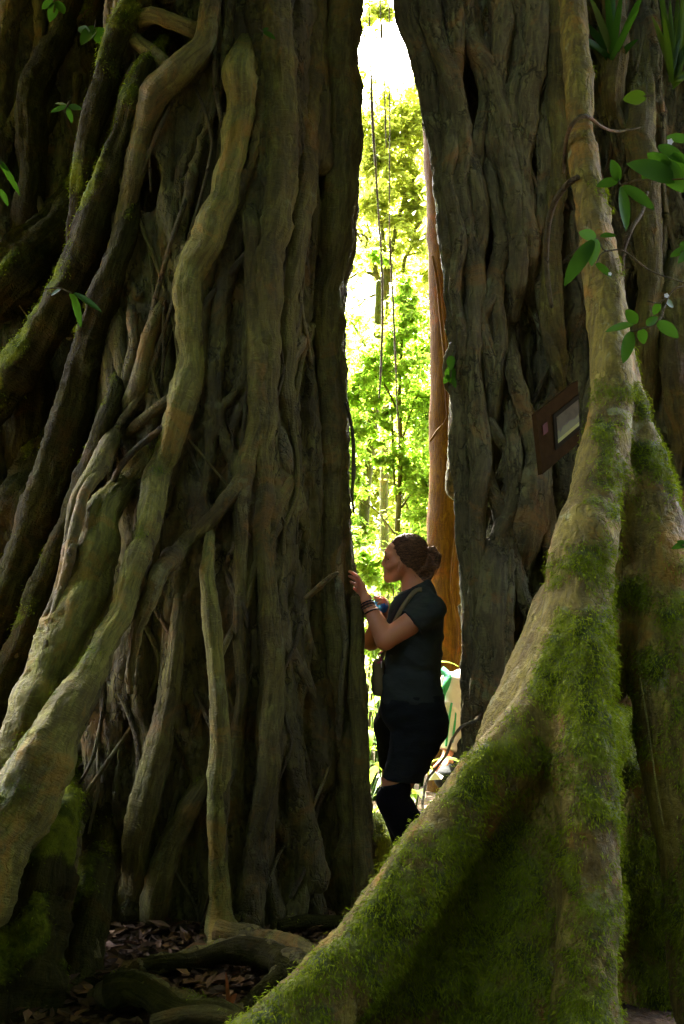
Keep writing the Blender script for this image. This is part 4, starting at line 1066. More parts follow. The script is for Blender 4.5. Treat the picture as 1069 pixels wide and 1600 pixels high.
def shade_dome():                        # unseen leaf dome added behind the camera to block skylight, with one aimed gap
    g = np.random.default_rng(81)
    gap = np.array([-0.46, -0.52, 0.72]); gap /= np.linalg.norm(gap)
    c = []
    while len(c) < 1000:
        a = g.uniform(math.radians(165), math.radians(375)); el = math.asin(g.uniform(-0.02, 1.0))
        d = np.array([math.cos(a) * math.cos(el), math.sin(a) * math.cos(el), math.sin(el)])
        if d @ gap > math.cos(math.radians(17.5)): continue
        r = g.uniform(10, 14)
        p = np.array([0, 3.0, 1.0]) + d * r
        if p[1] > 1.0 and p[2] < 9: continue
        c.append(p)
    tag(leaf_cloud('shade_dome', np.array(c), 0.7, 42000, (0.60, 0.34), LEAF_DEEP, None, 82, 1.0), kind='stuff')
shade_dome()

# hanging lianas in the gap
def liana(label, pts, Y, leaves, seed):
    rows = np.array([[*P(a, b, Y), w_ * PXM(Y) * 0.5] for a, b, w_ in pts])
    root = empty('hanging_vine', tuple(rows[0][:3])); tag(root, label, 'vine', 'vines hanging in the gap')
    root_tube(None, rows, VINE, root, seed, 0, 0.2, 8, 0.03, 'stem')
    g = np.random.default_rng(seed)
    for px, py, L in leaves:
        a = g.uniform(0, 6.28); bag = Bag()
        strap_leaf(bag, P(px, py, Y), [math.cos(a), 0.4 * math.sin(a), -0.3], L, L * 0.5, 0.8, g, g.random())
        bag.build('leaf', LEAF_BG, root)
liana('long thin vine hanging down the left part of the gap', [(570, -900, 3), (574, -300, 3), (577, 0, 2.4), (579, 80, 2.2), (581, 150, 5), (584, 215, 5), (589, 290, 3), (592, 350, 3), (596, 400, 4), (598, 470, 4), (597, 540, 4), (594, 600, 3.5), (592, 622, 2)], 6.6,
      [(580, 142, .06), (582, 140, .07), (583, 54, .05), (581, 205, .06), (585, 240, .07), (588, 262, .08), (583, 290, .05), (574, 20, .06), (579, 10, .07)], 1901)
liana('thin straight vine hanging right of the long one', [(608, -900, 2.2), (609, 300, 2), (610, 370, 2.6), (612, 430, 3), (615, 490, 3), (618, 560, 3.2), (620, 610, 2.4), (624, 700, 2)], 7.0, [], 1902)
liana('short dark vine hanging in front of the high leaves', [(596, -900, 2), (595, -20, 2), (597, 40, 2), (601, 140, 2), (602, 180, 3), (603, 215, 2), (604, 232, 1.2)], 6.8, [(600, 30, .06), (602, 15, .05)], 1903)

# ------------------------------------------------------------------ small plants growing on the figs
def leaf3(bag, b, t, wpx, Y, g, tone=0.6, dy=0.0, droop=0.25):
    """leaf from photo point b to photo point t, wpx wide"""
    p0, p1 = P(b[0], b[1], Y), P(t[0], t[1], Y + dy)
    d = p1 - p0; L = np.linalg.norm(d); d = d / L
    toward = -ray(b[0], b[1]); toward /= np.linalg.norm(toward)
    toward = toward + np.array([g.normal(0, .3), 0, 0.35 + g.normal(0, .2)])
    s = np.cross(d, toward)
    d0 = d + np.array([0, 0, droop * 0.5])
    strap_leaf(bag, p0, d0, L * 1.03, wpx * PXM(Y), droop, g, tone, 10, 0.22, s, shape=0.85)
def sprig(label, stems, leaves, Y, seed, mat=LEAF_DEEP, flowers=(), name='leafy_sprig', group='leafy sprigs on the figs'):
    o = P(stems[0][-1][0], stems[0][-1][1], Y) if stems else P(leaves[0][0][0], leaves[0][0][1], Y)
    root = empty(name, tuple(o)); tag(root, label, 'plant', group)
    g = np.random.default_rng(seed)
    for k, st in enumerate(stems):
        rows = np.array([[*P(q[0], q[1], Y + (q[2] if len(q) > 2 else 0)), (2.6 - 0.3 * (k > 0)) * PXM(Y) * 0.5] for q in st])
        root_tube(None, rows, VINE, root, seed + k, 0, 0.1, 6, 0.015, 'stem')
    for k, (b, t, wd, *r) in enumerate(leaves):
        bag = Bag(); leaf3(bag, b, t, wd, Y, g, g.uniform(0.2, 1.0), r[0] if r else g.uniform(-.04, .04))
        bag.build('leaf', mat, root)
    if flowers:
        fm = plain('white_petal', (0.75, 0.75, 0.78), 0.5)
        for k, (px, py, r) in enumerate(flowers):
            bag = Bag()
            for a in range(5):
                th = a * 1.256 + k
                strap_leaf(bag, P(px, py, Y - .02), [math.cos(th), -0.3, math.sin(th)], r * PXM(Y), r * 0.8 * PXM(Y), 0.1, g, 0.5, 5, 0.2, (math.sin(th), 0, -math.cos(th)))
            bag.build('flower', fm, root)
    return root
sprig('green leafy sprig with large drooping leaves at the upper right edge beside the pale root',
      [[(969, 288), (1000, 281), (1044, 281), (1100, 276), (1160, 270, .4)], [(969, 288), (966, 276), (970, 268)], [(1030, 283), (1040, 250), (1030, 232)]],
      [((966, 283), (955, 250), 20), ((965, 283), (933, 292), 17), ((971, 292), (978, 359), 23), ((974, 291), (1021, 328), 20), ((1056, 282), (981, 258), 34, -.05), ((1035, 252), (1066, 300), 32), ((1028, 229), (1072, 256), 25), ((1042, 215), (1085, 222), 16), ((1020, 255), (1005, 282), 20), ((1050, 240), (1085, 290), 30), ((1048, 268), (1012, 240), 26)], 3.35, 2001, flowers=[(1047, 222, 6)])
sprig('green sprig whose leaves hang over the pale root, below the large drooping sprig',
      [[(931, 372), (940, 385), (947, 392), (974, 392), (1016, 423), (1064, 440), (1115, 456, .1), (1180, 470, .5)], [(947, 392), (938, 398), (932, 411)]],
      [((931, 373), (905, 363), 18), ((927, 376), (884, 446), 25), ((931, 374), (925, 415), 21), ((938, 369), (963, 369), 11), ((931, 411), (955, 433), 11), ((924, 380), (906, 412), 18)], 3.38, 2002, flowers=[(953, 428, 3.5)])
sprig('lowest green sprig at the right with leaves spread like a star',
      [[(985, 518), (1008, 512), (1030, 501), (1047, 459), (1069, 446), (1120, 430, .1), (1190, 420, .5)], [(1012, 470), (1030, 474), (1042, 462)]],
      [((990, 507), (947, 519), 15), ((987, 518), (974, 567), 21), ((1002, 513), (1006, 537), 16), ((1027, 503), (1059, 528), 20), ((995, 505), (978, 484), 18), ((1030, 473), (1022, 492), 13), ((1040, 470), (1052, 480), 11), ((1010, 508), (1028, 496), 14)], 3.36, 2003, flowers=[(1041, 462, 4.5)])
sprig('few bright leaves poking in at the right edge of the picture near the middle sprig',
      [[(1060, 395), (1090, 388), (1150, 380, .4)]], [((1078, 388), (1048, 402), 14), ((1085, 385), (1060, 412), 15), ((1080, 380), (1062, 384), 12)], 3.4, 2004)
sprig('bright leaves at the right edge beside the mossy buttress', [[(1066, 852), (1090, 850), (1140, 840, .3)]], [((1080, 848), (1050, 858), 12), ((1080, 856), (1058, 846), 12)], 3.1, 2005)
sprig('broad dark green leaves near the top left corner over the mossy root', [[(150, 30), (147, 50), (140, 60)]],
      [((150, 42), (128, 70), 26), ((150, 44), (163, 72), 30), ((140, 50), (122, 46), 14)], 4.25, 2006)
sprig('small blue-green sprig of four leaves on the mossy root at the upper left', [[(112, 150), (106, 163), (102, 172)]],
      [((105, 166), (80, 176), 9), ((105, 168), (112, 192), 10), ((107, 166), (128, 172), 10), ((104, 165), (86, 162), 7)], 4.1, 2007)
sprig('pale drooping leaves at the left edge of the picture', [[(-30, 240), (-10, 245), (2, 256)], [(-20, 290), (0, 296)]],
      [((0, 253), (30, 305), 11), ((0, 295), (12, 322), 10), ((-8, 250), (14, 268), 9)], 4.2, 2008)
sprig('sprig of three hanging leaves on the dark bark at the left', [[(70, 452), (92, 450), (112, 458)]],
      [((114, 459), (126, 511), 13), ((116, 458), (158, 488), 10), ((110, 458), (118, 478), 8), ((96, 451), (80, 462), 7)], 4.0, 2009)
sprig('dark leaves in the very top left corner', [[(80, -20), (86, 8), (84, 20)]], [((86, 5), (78, 34), 16), ((88, 2), (100, 22), 16), ((82, 0), (66, 14), 12)], 4.3, 2010)
sprig('single green leaf on the upright root near the top of the left fig', [[(404, 44), (412, 50)]], [((411, 49), (430, 62), 9), ((410, 49), (420, 44), 6)], 4.0, 2011)
sprig('round grey-green leaves on the left edge of the right fig', [[(712, 548), (706, 566), (704, 590)]],
      [((704, 556), (706, 578), 14), ((704, 572), (704, 598), 18), ((700, 585), (694, 600), 10), ((708, 590), (712, 606), 9)], 4.25, 2012)
# strap leaved ferns high on the right
def strap_plant(label, base, tips, Y, seed, wpx, mat):
    o = P(base[0], base[1], Y); root = empty('nest_fern', tuple(o)); tag(root, label, 'fern', 'ferns growing on the right fig')
    g = np.random.default_rng(seed)
    for k, (tx, ty, dr) in enumerate(tips):
        p1 = P(tx, ty, Y + g.uniform(-.25, .05)); d = p1 - o; L = np.linalg.norm(d); d /= L
        bag = Bag()
        strap_leaf(bag, o + g.normal(0, .01, 3), d + np.array([0, 0, dr * 0.5]), L * 1.1, wpx * PXM(Y), dr, g, g.uniform(.2, 1), 14, 0.18, np.cross(d, -ray(tx, ty) + np.array([0, 0, .5])), shape=0.8)
        bag.build('frond', mat, root)
strap_plant('bright green nest fern at the top right corner of the picture', (1052, 128), [(1020, 30, .6), (1030, -30, .2), (1070, -50, .1), (1095, -40, .2), (1078, 70, .8), (1100, 130, 1.0), (1044, 80, .8), (1058, -10, .1), (1040, 30, .3), (1092, 5, .2), (1066, 20, .1), (1085, 40, .1), (1048, 10, .15), (1105, 70, .3), (1034, 60, .5), (1120, 110, .4), (1076, -20, .1)], 4.27, 2101, 10, LEAF_FERN)
strap_plant('dark strap leaved fern drooping over the pale root at the top', (958, 96), [(905, 60, 1.1), (935, 40, .6), (990, 60, .8), (1010, -20, .3), (962, -40, .1), (884, 72, .9), (882, 12, 1.0), (948, -20, .2), (975, -10, .1), (1000, 20, .3), (925, 10, .5)], 4.27, 2102, 11, LEAF_DEEP)
sprig('single yellow-green rounded leaf under the ferns', [[(1020, 150), (1006, 150)]], [((1010, 152), (974, 156), 22)], 3.7, 2103, LEAF_FERN)

# ------------------------------------------------------------------ leaf litter, fallen leaf, mossy boulder
def litter():
    m, t, out = new_mat('dead_leaf'); g_ = N(t)
    c = g_.ramp(g_.attr('moss'), [(0.0, (0.030, 0.018, 0.010)), (0.45, (0.085, 0.046, 0.020)), (0.8, (0.16, 0.085, 0.034)), (1.0, (0.22, 0.13, 0.06))])
    t.links.new(g_.principled(c, 0.75, None, 0.25), out.inputs[0])
    g = np.random.default_rng(91)
    n = 9000
    y = g.uniform(2.2, 4.9, n); x = g.uniform(-2.2, 0.55, n)
    p = np.stack([x, y, ground_z(x, y) + 0.035 + 0.04 * fbm(np.stack([x, y, ground_z(x, y)], 1) * 1.7, 3, 3) + g.uniform(-0.012, 0.012, n)], 1)
    V = p[:, None, :] + leaf_shape(n, g, (0.075, 0.034), 0.0, 0.5)
    T = (np.arange(n)[:, None, None] * 5 + LEAF_T[None]).reshape(-1, 3)
    tag(mesh_obj('leaf_litter', V.reshape(-1, 3), T, m, None, False, None, {'moss': np.repeat(g.beta(1.6, 2.4, n), 5)}), kind='stuff')
    return m
DEAD = litter()
def curled_leaf():
    root = empty('dead_leaf', tuple(P(356, 1572, 3.25))); tag(root, 'orange curled dead leaf standing on the ground between the roots', 'dead leaf')
    m = plain('orange_dead_leaf', (0.20, 0.065, 0.018), 0.7, 0.15, 60, .35)
    g = np.random.default_rng(3); bag = Bag()
    leaf3(bag, (357, 1574), (353, 1520), 6.5, 3.25, g, .5, 0.02, 0.6); bag.build('blade', m, root)
    bag = Bag(); leaf3(bag, (358, 1572), (370, 1552), 9, 3.26, g, .5, 0.03, 0.9); bag.build('blade', m, root)
curled_leaf()
def boulder():
    c = P(590, 1322, 5.3)
    root = empty('mossy_stump', (c[0], c[1], 0)); tag(root, 'low mossy stump on the ground behind the legs of the woman', 'stump')
    W = Vol(c - [0.4, 0.4, 0.5], c + [0.4, 0.4, 0.35], 0.02)
    W.ell(c + [0, 0, -0.1], (0.22, 0.2, 0.26), 0.05); W.ell(c + [0.12, -0.05, -0.2], (0.16, 0.16, 0.18), 0.05); W.ell(c + [-0.14, 0, -0.22], (0.14, 0.16, 0.2), 0.05)
    v, f = W.mesh(); nr = W.sample_grad(v)
    v = v + nr * (0.04 * fbm(v * 6, 3, 8) + 0.015 * fbm(v * 22, 2, 9))[:, None]
    ms = np.clip(0.6 + 0.8 * nr[:, 2] + 0.4 * fbm(v * 5, 2, 2), 0, 1)
    mesh_obj('stump', v, f, BARK_L, root, True, None, {'moss': ms})
    blades(v, nr, ms, 5000, 0.035, root, 92)
boulder()

# ------------------------------------------------------------------ information board on the right fig
def board():
    q = [(838, 646, 4.02), (903, 594, 4.13), (905, 692, 4.13), (848, 741, 4.02)]
    A, B, C_, D = [P(*c) for c in q]
    n = np.cross(B - A, D - A); n /= np.linalg.norm(n)
    if n[1] > 0: n = -n
    root = empty('info_board', tuple(D)); tag(root, 'small brown wooden information board tilted on the right fig behind the pale root', 'sign')
    def at(u, v_, off): return (A * (1 - u) + B * u) * (1 - v_) + (D * (1 - u) + C_ * u) * v_ + n * off
    def slab(u0, v0, u1, v1, o0, o1, bag):
        pts = [at(u0, v0, o1), at(u1, v0, o1), at(u1, v1, o1), at(u0, v1, o1), at(u0, v0, o0), at(u1, v0, o0), at(u1, v1, o0), at(u0, v1, o0)]
        bag.add(pts, [[3, 2, 1, 0], [4, 5, 6, 7], [0, 1, 5, 4], [1, 2, 6, 5], [2, 3, 7, 6], [3, 0, 4, 7]])
    wood = plain('brown_board_wood', (0.032, 0.018, 0.006), 0.9, .02, 30, .5, .6)
    red = plain('faded_red_paint', (0.07, 0.014, 0.008), 0.8)
    frame = plain('dark_panel_frame', (0.020, 0.017, 0.009), 0.9, .03)
    b = Bag(); slab(0, 0, 1, 1, -0.03, 0.0, b); b.build('board', wood, root, False)
    b = Bag(); slab(0.36, 0.23, 1.0, 0.80, 0.001, 0.006, b); b.build('panel_frame', frame, root, False)
    b = Bag(); slab(0.10, 0.26, 0.22, 0.42, 0.001, 0.003, b); b.build('red_mark', red, root, False)
    # the printed picture: pale upper field with a ragged edge, green band, bright line
    top, bot = Bag(), Bag(); g = np.random.default_rng(4)
    us = np.linspace(0.42, 0.98, 15); edge = 0.53 + 0.02 * g.normal(0, 1, 15); edge[::2] += 0.02
    for k in range(14):
        top.add([at(us[k], .30, .0075), at(us[k + 1], .30, .0075), at(us[k + 1], edge[k + 1], .0075), at(us[k], edge[k], .0075)], [[3, 2, 1, 0]])
        bot.add([at(us[k], edge[k], .0075), at(us[k + 1], edge[k + 1], .0075), at(us[k + 1], .66, .0075), at(us[k], .66, .0075)], [[3, 2, 1, 0]])
    top.build('printed_field', plain('pale_print', (0.085, 0.075, 0.045), 0.8, .05, 25, .45), root, False)
    bot.build('green_band', plain('olive_print', (0.085, 0.085, 0.006), 0.6), root, False)
    b = Bag(); slab(0.42, 0.66, 0.98, 0.72, 0.006, 0.008, b); b.build('yellow_line', plain('yellow_print', (0.20, 0.20, 0.012), 0.6), root, False)
board()

# ------------------------------------------------------------------ people
def skin_material(name, col):
    m, t, out = new_mat(name); g = N(t)
    ob = g.coord('Object')
    n = g.noise(ob, 18, 4, 0.6); f = g.noise(ob, 180, 3, 0.6)
    c = g.mix(n, tuple(x * 0.82 for x in col), tuple(x * 1.12 for x in col))
    t.links.new(g.principled(c, 0.5, g.bump(f, 0.25, 0.001), 0.35, **{'Subsurface Weight': 0.12}), out.inputs[0])
    return m
def cloth_material(name, col, weave=420, rough=0.85, var=0.22):
    m, t, out = new_mat(name); g = N(t)
    ob = g.coord('Object')
    n = g.noise(ob, 9, 4, 0.6); f = g.noise(ob, weave, 2, 0.5); wr = g.noise(g.mapping(ob, (14, 14, 34)), 1.0, 4, 0.55, 1.5)
    c = g.mix(n, tuple(x * (1 - var) for x in col), tuple(min(1, x * (1 + var)) for x in col))
    h = g.math('ADD', g.math('MULTIPLY', f, 0.12), g.math('MULTIPLY', wr, 0.9))
    t.links.new(g.principled(c, rough, g.bump(h, 0.55, 0.008), 0.08, **{'Sheen Weight': 0.03}), out.inputs[0])
    return m
def hair_material(name, a, b):
    m, t, out = new_mat(name); g = N(t)
    ob = g.coord('Object')
    n = g.noise(g.mapping(ob, (40, 90, 190)), 1.0, 5, 0.65, 1.2); n2 = g.noise(ob, 26, 4, 0.6, 0.8)
    c = g.mix(g.step(n, 0.35, 0.68), a, b)
    c = g.mix(g.math('MULTIPLY', n2, 0.5), c, tuple(x * 0.5 for x in a))
    t.links.new(g.principled(c, 0.5, g.bump(n, 0.9, 0.006), 0.22), out.inputs[0])
    return m
SKIN = skin_material('tanned_skin', (0.54, 0.22, 0.105))
SKIN2 = skin_material('ruddy_skin', (0.42, 0.16, 0.10))
HAIR = hair_material('brown_hair', (0.055, 0.034, 0.021), (0.27, 0.175, 0.105))
HAIR_BUN = hair_material('auburn_hair', (0.060, 0.028, 0.013), (0.34, 0.175, 0.080))
TEE = cloth_material('charcoal_cotton', (0.030, 0.036, 0.031))
PANTS = cloth_material('black_twill', (0.011, 0.013, 0.0135), 300)
LEGGING = cloth_material('black_knit', (0.0045, 0.0045, 0.006), 600)
KHAKI = cloth_material('khaki_canvas', (0.16, 0.13, 0.065), 300)
BLACKC = plain('black_webbing', (0.012, 0.012, 0.012), 0.8)
WHITEC = cloth_material('white_cotton', (0.42, 0.37, 0.36))
GREENC = cloth_material('green_trim', (0.03, 0.19, 0.08))
SOLE = plain('shoe_rubber', (0.06, 0.055, 0.05), 0.7)

def jo(px, py, Y, r): return [*P(px, py, Y), r]
def blend(V, chains, k): 
    for c in chains: V.chain(np.array(c), k)
def vol_mesh(V, name, mat, parent, wob=None, cut=None):
    if cut is not None:
        X, Y, Z = V.grids((slice(None),) * 3)
        for n, c in cut:                                     # keep the side n points away from
            n = np.asarray(n, float); n = n / np.linalg.norm(n)
            V.f = np.maximum(V.f, ((X - c[0]) * n[0] + (Y - c[1]) * n[1] + (Z - c[2]) * n[2]).astype(np.float32))
    v, f = V.mesh(); nr = V.sample_grad(v)
    if wob is not None: v = v + nr * wob(v)[:, None]
    # two rounds of smoothing keep the surface free of voxel steps
    for _ in range(2):
        acc = np.zeros_like(v); cnt = np.zeros(len(v))
        for a in range(4):
            b = (a + 1) % 4
            np.add.at(acc, f[:, a], v[f[:, b]]); np.add.at(acc, f[:, b], v[f[:, a]])
            np.add.at(cnt, f[:, a], 1); np.add.at(cnt, f[:, b], 1)
        v = v * 0.5 + 0.5 * acc / cnt[:, None]
    return mesh_obj(name, v, f, mat, parent)
def ribbon(name, pts, wid, thick, mat, parent, out_dir, step=0.012):
    """flat strap along points; out_dir = the way its face looks"""
    c = catmull(np.array([[*p, 0] for p in pts]), step)[:, :3]
    t = np.gradient(c, axis=0); t /= np.linalg.norm(t, axis=1)[:, None]
    s = np.cross(t, np.asarray(out_dir, float)); s /= np.linalg.norm(s, axis=1)[:, None]
    n = np.cross(s, t)
    V = np.stack([c + s * wid / 2 + n * thick, c - s * wid / 2 + n * thick, c - s * wid / 2 - n * thick, c + s * wid / 2 - n * thick], 1).reshape(-1, 3)
    i = np.arange(len(c) - 1)[:, None] * 4
    q = np.concatenate([i + np.array([a, (a + 1) % 4, 4 + (a + 1) % 4, 4 + a]) for a in range(4)])
    return mesh_obj(name, V, q, mat, parent)

def hand(V, wrist, knuckles, fingers, thumb, k=0.010):
    """wrist point, palm across the knuckles (list of 4), finger chains, thumb chain"""
    w = np.array(wrist)
    for kn, fg in zip(knuckles, fingers):
        V.chain(np.array([[*w[:3], w[3]], [*((w[:3] + np.array(kn[:3])) / 2), 0.014], [*kn[:3], 0.0105]]), 0.012)
        V.chain(np.array([[*kn[:3], 0.0098], *fg]), k * 0.5)
    V.chain(np.array(thumb), k)

from mathutils.bvhtree import BVHTree as BVH
def build_woman():
    D = 4.58
    root = empty('person', tuple(P(640, 1395, D))); root.location.z = 0
    tag(root, 'woman in dark T-shirt with a hair bun touching the bark of the left fig', 'person', 'people in the gap')
    m = PXM(D)
    torso = lambda g: [
        [jo(652, 930, D + s * 0.045, 0.062 + g) for s in (1,)] + [jo(648, 962, D + 0.085, 0.104 + g), jo(644, 1000, D + 0.085, 0.112 + g), jo(643, 1045, D + 0.075, 0.108 + g), jo(643, 1085, D + 0.085, 0.122 + g), jo(644, 1110, D + 0.09, 0.130 + g)],
        [jo(654, 932, D - 0.045, 0.062 + g), jo(650, 962, D - 0.085, 0.104 + g), jo(647, 1000, D - 0.085, 0.112 + g), jo(644, 1045, D - 0.075, 0.108 + g), jo(644, 1085, D - 0.085, 0.122 + g), jo(646, 1112, D - 0.09, 0.130 + g)]]
    sh_n, el_n, wr_n = jo(671, 952, D - 0.19, 0.060), jo(602, 1000, D - 0.22, 0.043), jo(572.5, 944, D - 0.17, 0.026)
    sh_f, el_f, wr_f = jo(640, 952, D + 0.18, 0.058), jo(580, 1002, D + 0.13, 0.042), jo(597, 964, D + 0.07, 0.026)
    mid_n = jo(640, 975, D - 0.21, 0.050); fore_n = jo(590, 974, D - 0.20, 0.041)
    V = Vol(P(536, 1420, D) - [0, 0.36, 0.1], P(706, 830, D) + [0.0, 0.36, 0.02], 0.0042)
    blend(V, torso(0.0), 0.07)
    # neck and head (turned a little away from the camera)
    V.chain(np.array([jo(651, 930, D, 0.062), jo(643, 905, D - 0.005, 0.050), jo(638, 885, D - 0.005, 0.052)]), 0.03)
    V.ell(P(637, 866, D), (0.092, 0.073, 0.088), 0.03)
    V.chain(np.array([jo(622, 866, D + 0.01, 0.053), jo(618, 886, D + 0.010, 0.044), jo(608, 900, D + 0.012, 0.024)]), 0.03)     # face down to the chin
    V.chain(np.array([jo(626, 888, D - 0.035, 0.026), jo(616, 902, D - 0.02, 0.022), jo(607, 904, D + 0.008, 0.018)]), 0.02)      # jaw
    V.chain(np.array([jo(607.5, 863, D + 0.01, 0.018), jo(607, 866.5, D - 0.02, 0.015), jo(610, 868, D - 0.045, 0.012)]), 0.014)  # brow
    V.chain(np.array([jo(602.5, 870, D + 0.014, 0.008), jo(598.8, 879.5, D + 0.016, 0.0095), jo(602, 883.5, D + 0.014, 0.0115)]), 0.008)  # nose
    V.ell(P(606.5, 874, D - 0.028), (0.008, 0.011, 0.007), 0.012, carve=True)                                                   # eye socket
    V.chain(np.array([jo(602, 890.5, D + 0.012, 0.0075), jo(606, 892, D - 0.014, 0.005)]), 0.008)                                 # lips
    V.chain(np.array([jo(602.6, 895, D + 0.012, 0.0075), jo(606.5, 895, D - 0.012, 0.005)]), 0.008)
    V.chain(np.array([jo(608, 885, D - 0.040, 0.020), jo(616, 880, D - 0.055, 0.016)]), 0.025)                                    # cheek
    for a, b in (((624.5, 878), (626.5, 884)), ((626.5, 884), (623.5, 891))):                                                    # ear
        V.chain(np.array([jo(*a, D - 0.078, 0.0085), jo(*b, D - 0.074, 0.0085)]), 0.006)
    # arms
    V.chain(np.array([jo(652, 945, D - 0.10, 0.07), sh_n, mid_n, el_n]), 0.03); V.chain(np.array([el_n, fore_n, jo(582, 958, D - 0.185, 0.034), wr_n]), 0.012)
    V.chain(np.array([jo(650, 945, D + 0.10, 0.07), sh_f, el_f]), 0.03); V.chain(np.array([el_f, jo(586, 986, D + 0.10, 0.038), wr_f]), 0.012)
    # near hand, fingers laid on the bark
    dn = D - 0.165
    kn = [jo(566.5, 914, dn - 0.006, .01), jo(563.5, 917, dn + 0.010, .01), jo(561.5, 921, dn + 0.027, .01), jo(561.5, 926, dn + 0.042, .01)]
    fg = [[jo(560, 902, dn - 0.004, .0088), jo(552, 895.5, dn + 0.012, .0080), jo(546, 893, dn + 0.026, .0068)],
          [jo(556.5, 906, dn + 0.008, .0084), jo(549, 901.5, dn + 0.020, .0076), jo(544, 900, dn + 0.034, .0064)],
          [jo(555, 913, dn + 0.024, .0082), jo(549, 909.5, dn + 0.034, .0074), jo(544.5, 908.5, dn + 0.044, .0062)],
          [jo(556, 921, dn + 0.040, .0074), jo(551, 918, dn + 0.048, .0066), jo(547, 917, dn + 0.054, .0056)]]
    hand(V, jo(571.5, 936, D - 0.168, .022), kn, fg, [jo(570, 932, dn + 0.02, .013), jo(566, 924, dn + 0.055, .0105), jo(560, 915, dn + 0.075, .009), jo(556, 909, dn + 0.085, .0075)])
    # far hand, closed round the bottle
    df = D + 0.055
    kn = [jo(604, 951, df - 0.012, .01), jo(605, 946, df - 0.006, .01), jo(604, 941, df + 0.004, .01), jo(601, 937, df + 0.014, .01)]
    fg = [[jo(601, 944, df - 0.040, .0085), jo(596, 941, df - 0.046, .0080), jo(591, 944, df - 0.046, .007)],
          [jo(601, 938, df - 0.034, .0085), jo(595, 935.5, df - 0.040, .0080), jo(589, 938, df - 0.042, .007)],
          [jo(599, 934.5, df - 0.018, .0083), jo(592.5, 932.5, df - 0.024, .0076), jo(587, 935, df - 0.030, .0066)],
          [jo(596, 933, df + 0.004, .0075), jo(590, 932, df - 0.002, .0070), jo(585.5, 934, df - 0.010, .006)]]
    hand(V, jo(599, 959, D + 0.065, .020), kn, fg, [jo(599, 956, df - 0.014, .012), jo(594, 956, df - 0.034, .0100), jo(588, 955, df - 0.040, .0088), jo(583, 953, df - 0.040, .0075)])
    # legs and feet
    hip_n, kn_n, an_n = jo(660, 1120, D - 0.09, 0.095), jo(613, 1249, D - 0.16, 0.060), jo(662, 1372, D - 0.08, 0.036)
    hip_f, kn_f, an_f = jo(632, 1125, D + 0.09, 0.092), jo(614, 1250, D + 0.11, 0.058), jo(646, 1376, D + 0.13, 0.036)
    for h_, k_, a_, s in ((hip_n, kn_n, an_n, -1), (hip_f, kn_f, an_f, 1)):
        cal = list((np.array(k_) * 0.65 + np.array(an_n if s < 0 else an_f) * 0.35)); cal[3] = 0.056; cal[0] += 0.02
        V.chain(np.array([h_, list((np.array(h_) + np.array(k_)) / 2 + [0, 0, 0, 0.0]), k_]), 0.05)
        V.chain(np.array([k_, cal, a_]), 0.02)
        a3 = np.array(a_[:3]); fz = 0.035
        V.chain(np.array([[*a_[:3], 0.036], [a3[0] + 0.03, a3[1], fz + .005, 0.036], [a3[0] - 0.10, a3[1] - 0.01, fz - .008, 0.030], [a3[0] - 0.16, a3[1] - 0.01, fz - .012, 0.022]]), 0.02)
    vol_mesh(V, 'body', SKIN, root)
    # ---- T-shirt
    S = Vol(P(586, 1108, D) - [0.02, 0.36, 0], P(706, 900, D) + [0.02, 0.36, 0], 0.0055)
    T = torso(0.018)
    blend(S, T, 0.07)
    S.chain(np.array([jo(654, 928, D, 0.066), jo(650, 915, D, 0.056)]), 0.03)
    X, Y, Z = S.grids((slice(None),) * 3)
    for sgn, sl, el, cpt in ((-1, [jo(652, 945, D - 0.10, 0.085), jo(671, 952, D - 0.185, 0.072), jo(650, 970, D - 0.208, 0.071), jo(630, 984, D - 0.215, 0.071)], el_n, P(646, 978, D - 0.21)),
                             (1, [jo(650, 945, D + 0.10, 0.085), jo(640, 952, D + 0.18, 0.072), jo(606, 980, D + 0.16, 0.068)], el_f, P(624, 965, D + 0.17))):
        full = S.f; S.f = np.full(full.shape, 1.0, np.float32)
        S.chain(np.array(sl), 0.0)
        ax = np.array(sl[-1][:3]) - np.array(sl[1][:3]); ax /= np.linalg.norm(ax)
        S.f = np.maximum(S.f, ((X - cpt[0]) * ax[0] + (Y - cpt[1]) * ax[1] + (Z - cpt[2]) * ax[2]).astype(np.float32))
        S.f = S.smin(full, S.f, 0.03)
    nz = P(646, 917, D)
    fold = lambda v: 0.012 * fbm(v * np.array([11, 11, 20]), 3, 5) + 0.006 * (0.3 - np.abs(fbm(v @ np.array([[14., 0, 4], [0, 9, 0], [9, 0, 9]]), 2, 25))) + 0.003 * np.sin(v[:, 2] * 70 + v[:, 0] * 40 + 3 * fbm(v * 8, 2, 3)) * np.clip((P(0, 1010, D)[2] - v[:, 2]) * 6 + .3, 0, 1)
    tee = vol_mesh(S, 'tshirt', TEE, root, fold, [((0.05, 0, -1), P(640, 1094, D)), ((-0.45, 0, 0.9), nz)])
    # ---- shorts
    S = Vol(P(576, 1235, D) - [0.02, 0.32, 0], P(712, 1070, D) + [0.0, 0.32, 0], 0.0055)
    for s, h_, k_, w1, cx in ((-1, hip_n, kn_n, 0.084, 0.012), (1, hip_f, kn_f, 0.084, 0.004)):
        S.chain(np.array([jo(644, 1070, D + s * 0.08, 0.134), jo(644.5, 1104, D + s * 0.09, 0.146), [h_[0] - 0.012, h_[1], h_[2] - .03, 0.132], [*(np.array(h_[:3]) * 0.42 + np.array(k_[:3]) * 0.58 + [cx, 0, 0]), w1 + 0.008], [*(np.array(h_[:3]) * 0.10 + np.array(k_[:3]) * 0.90 + [cx, 0, 0]), w1]]), 0.025)
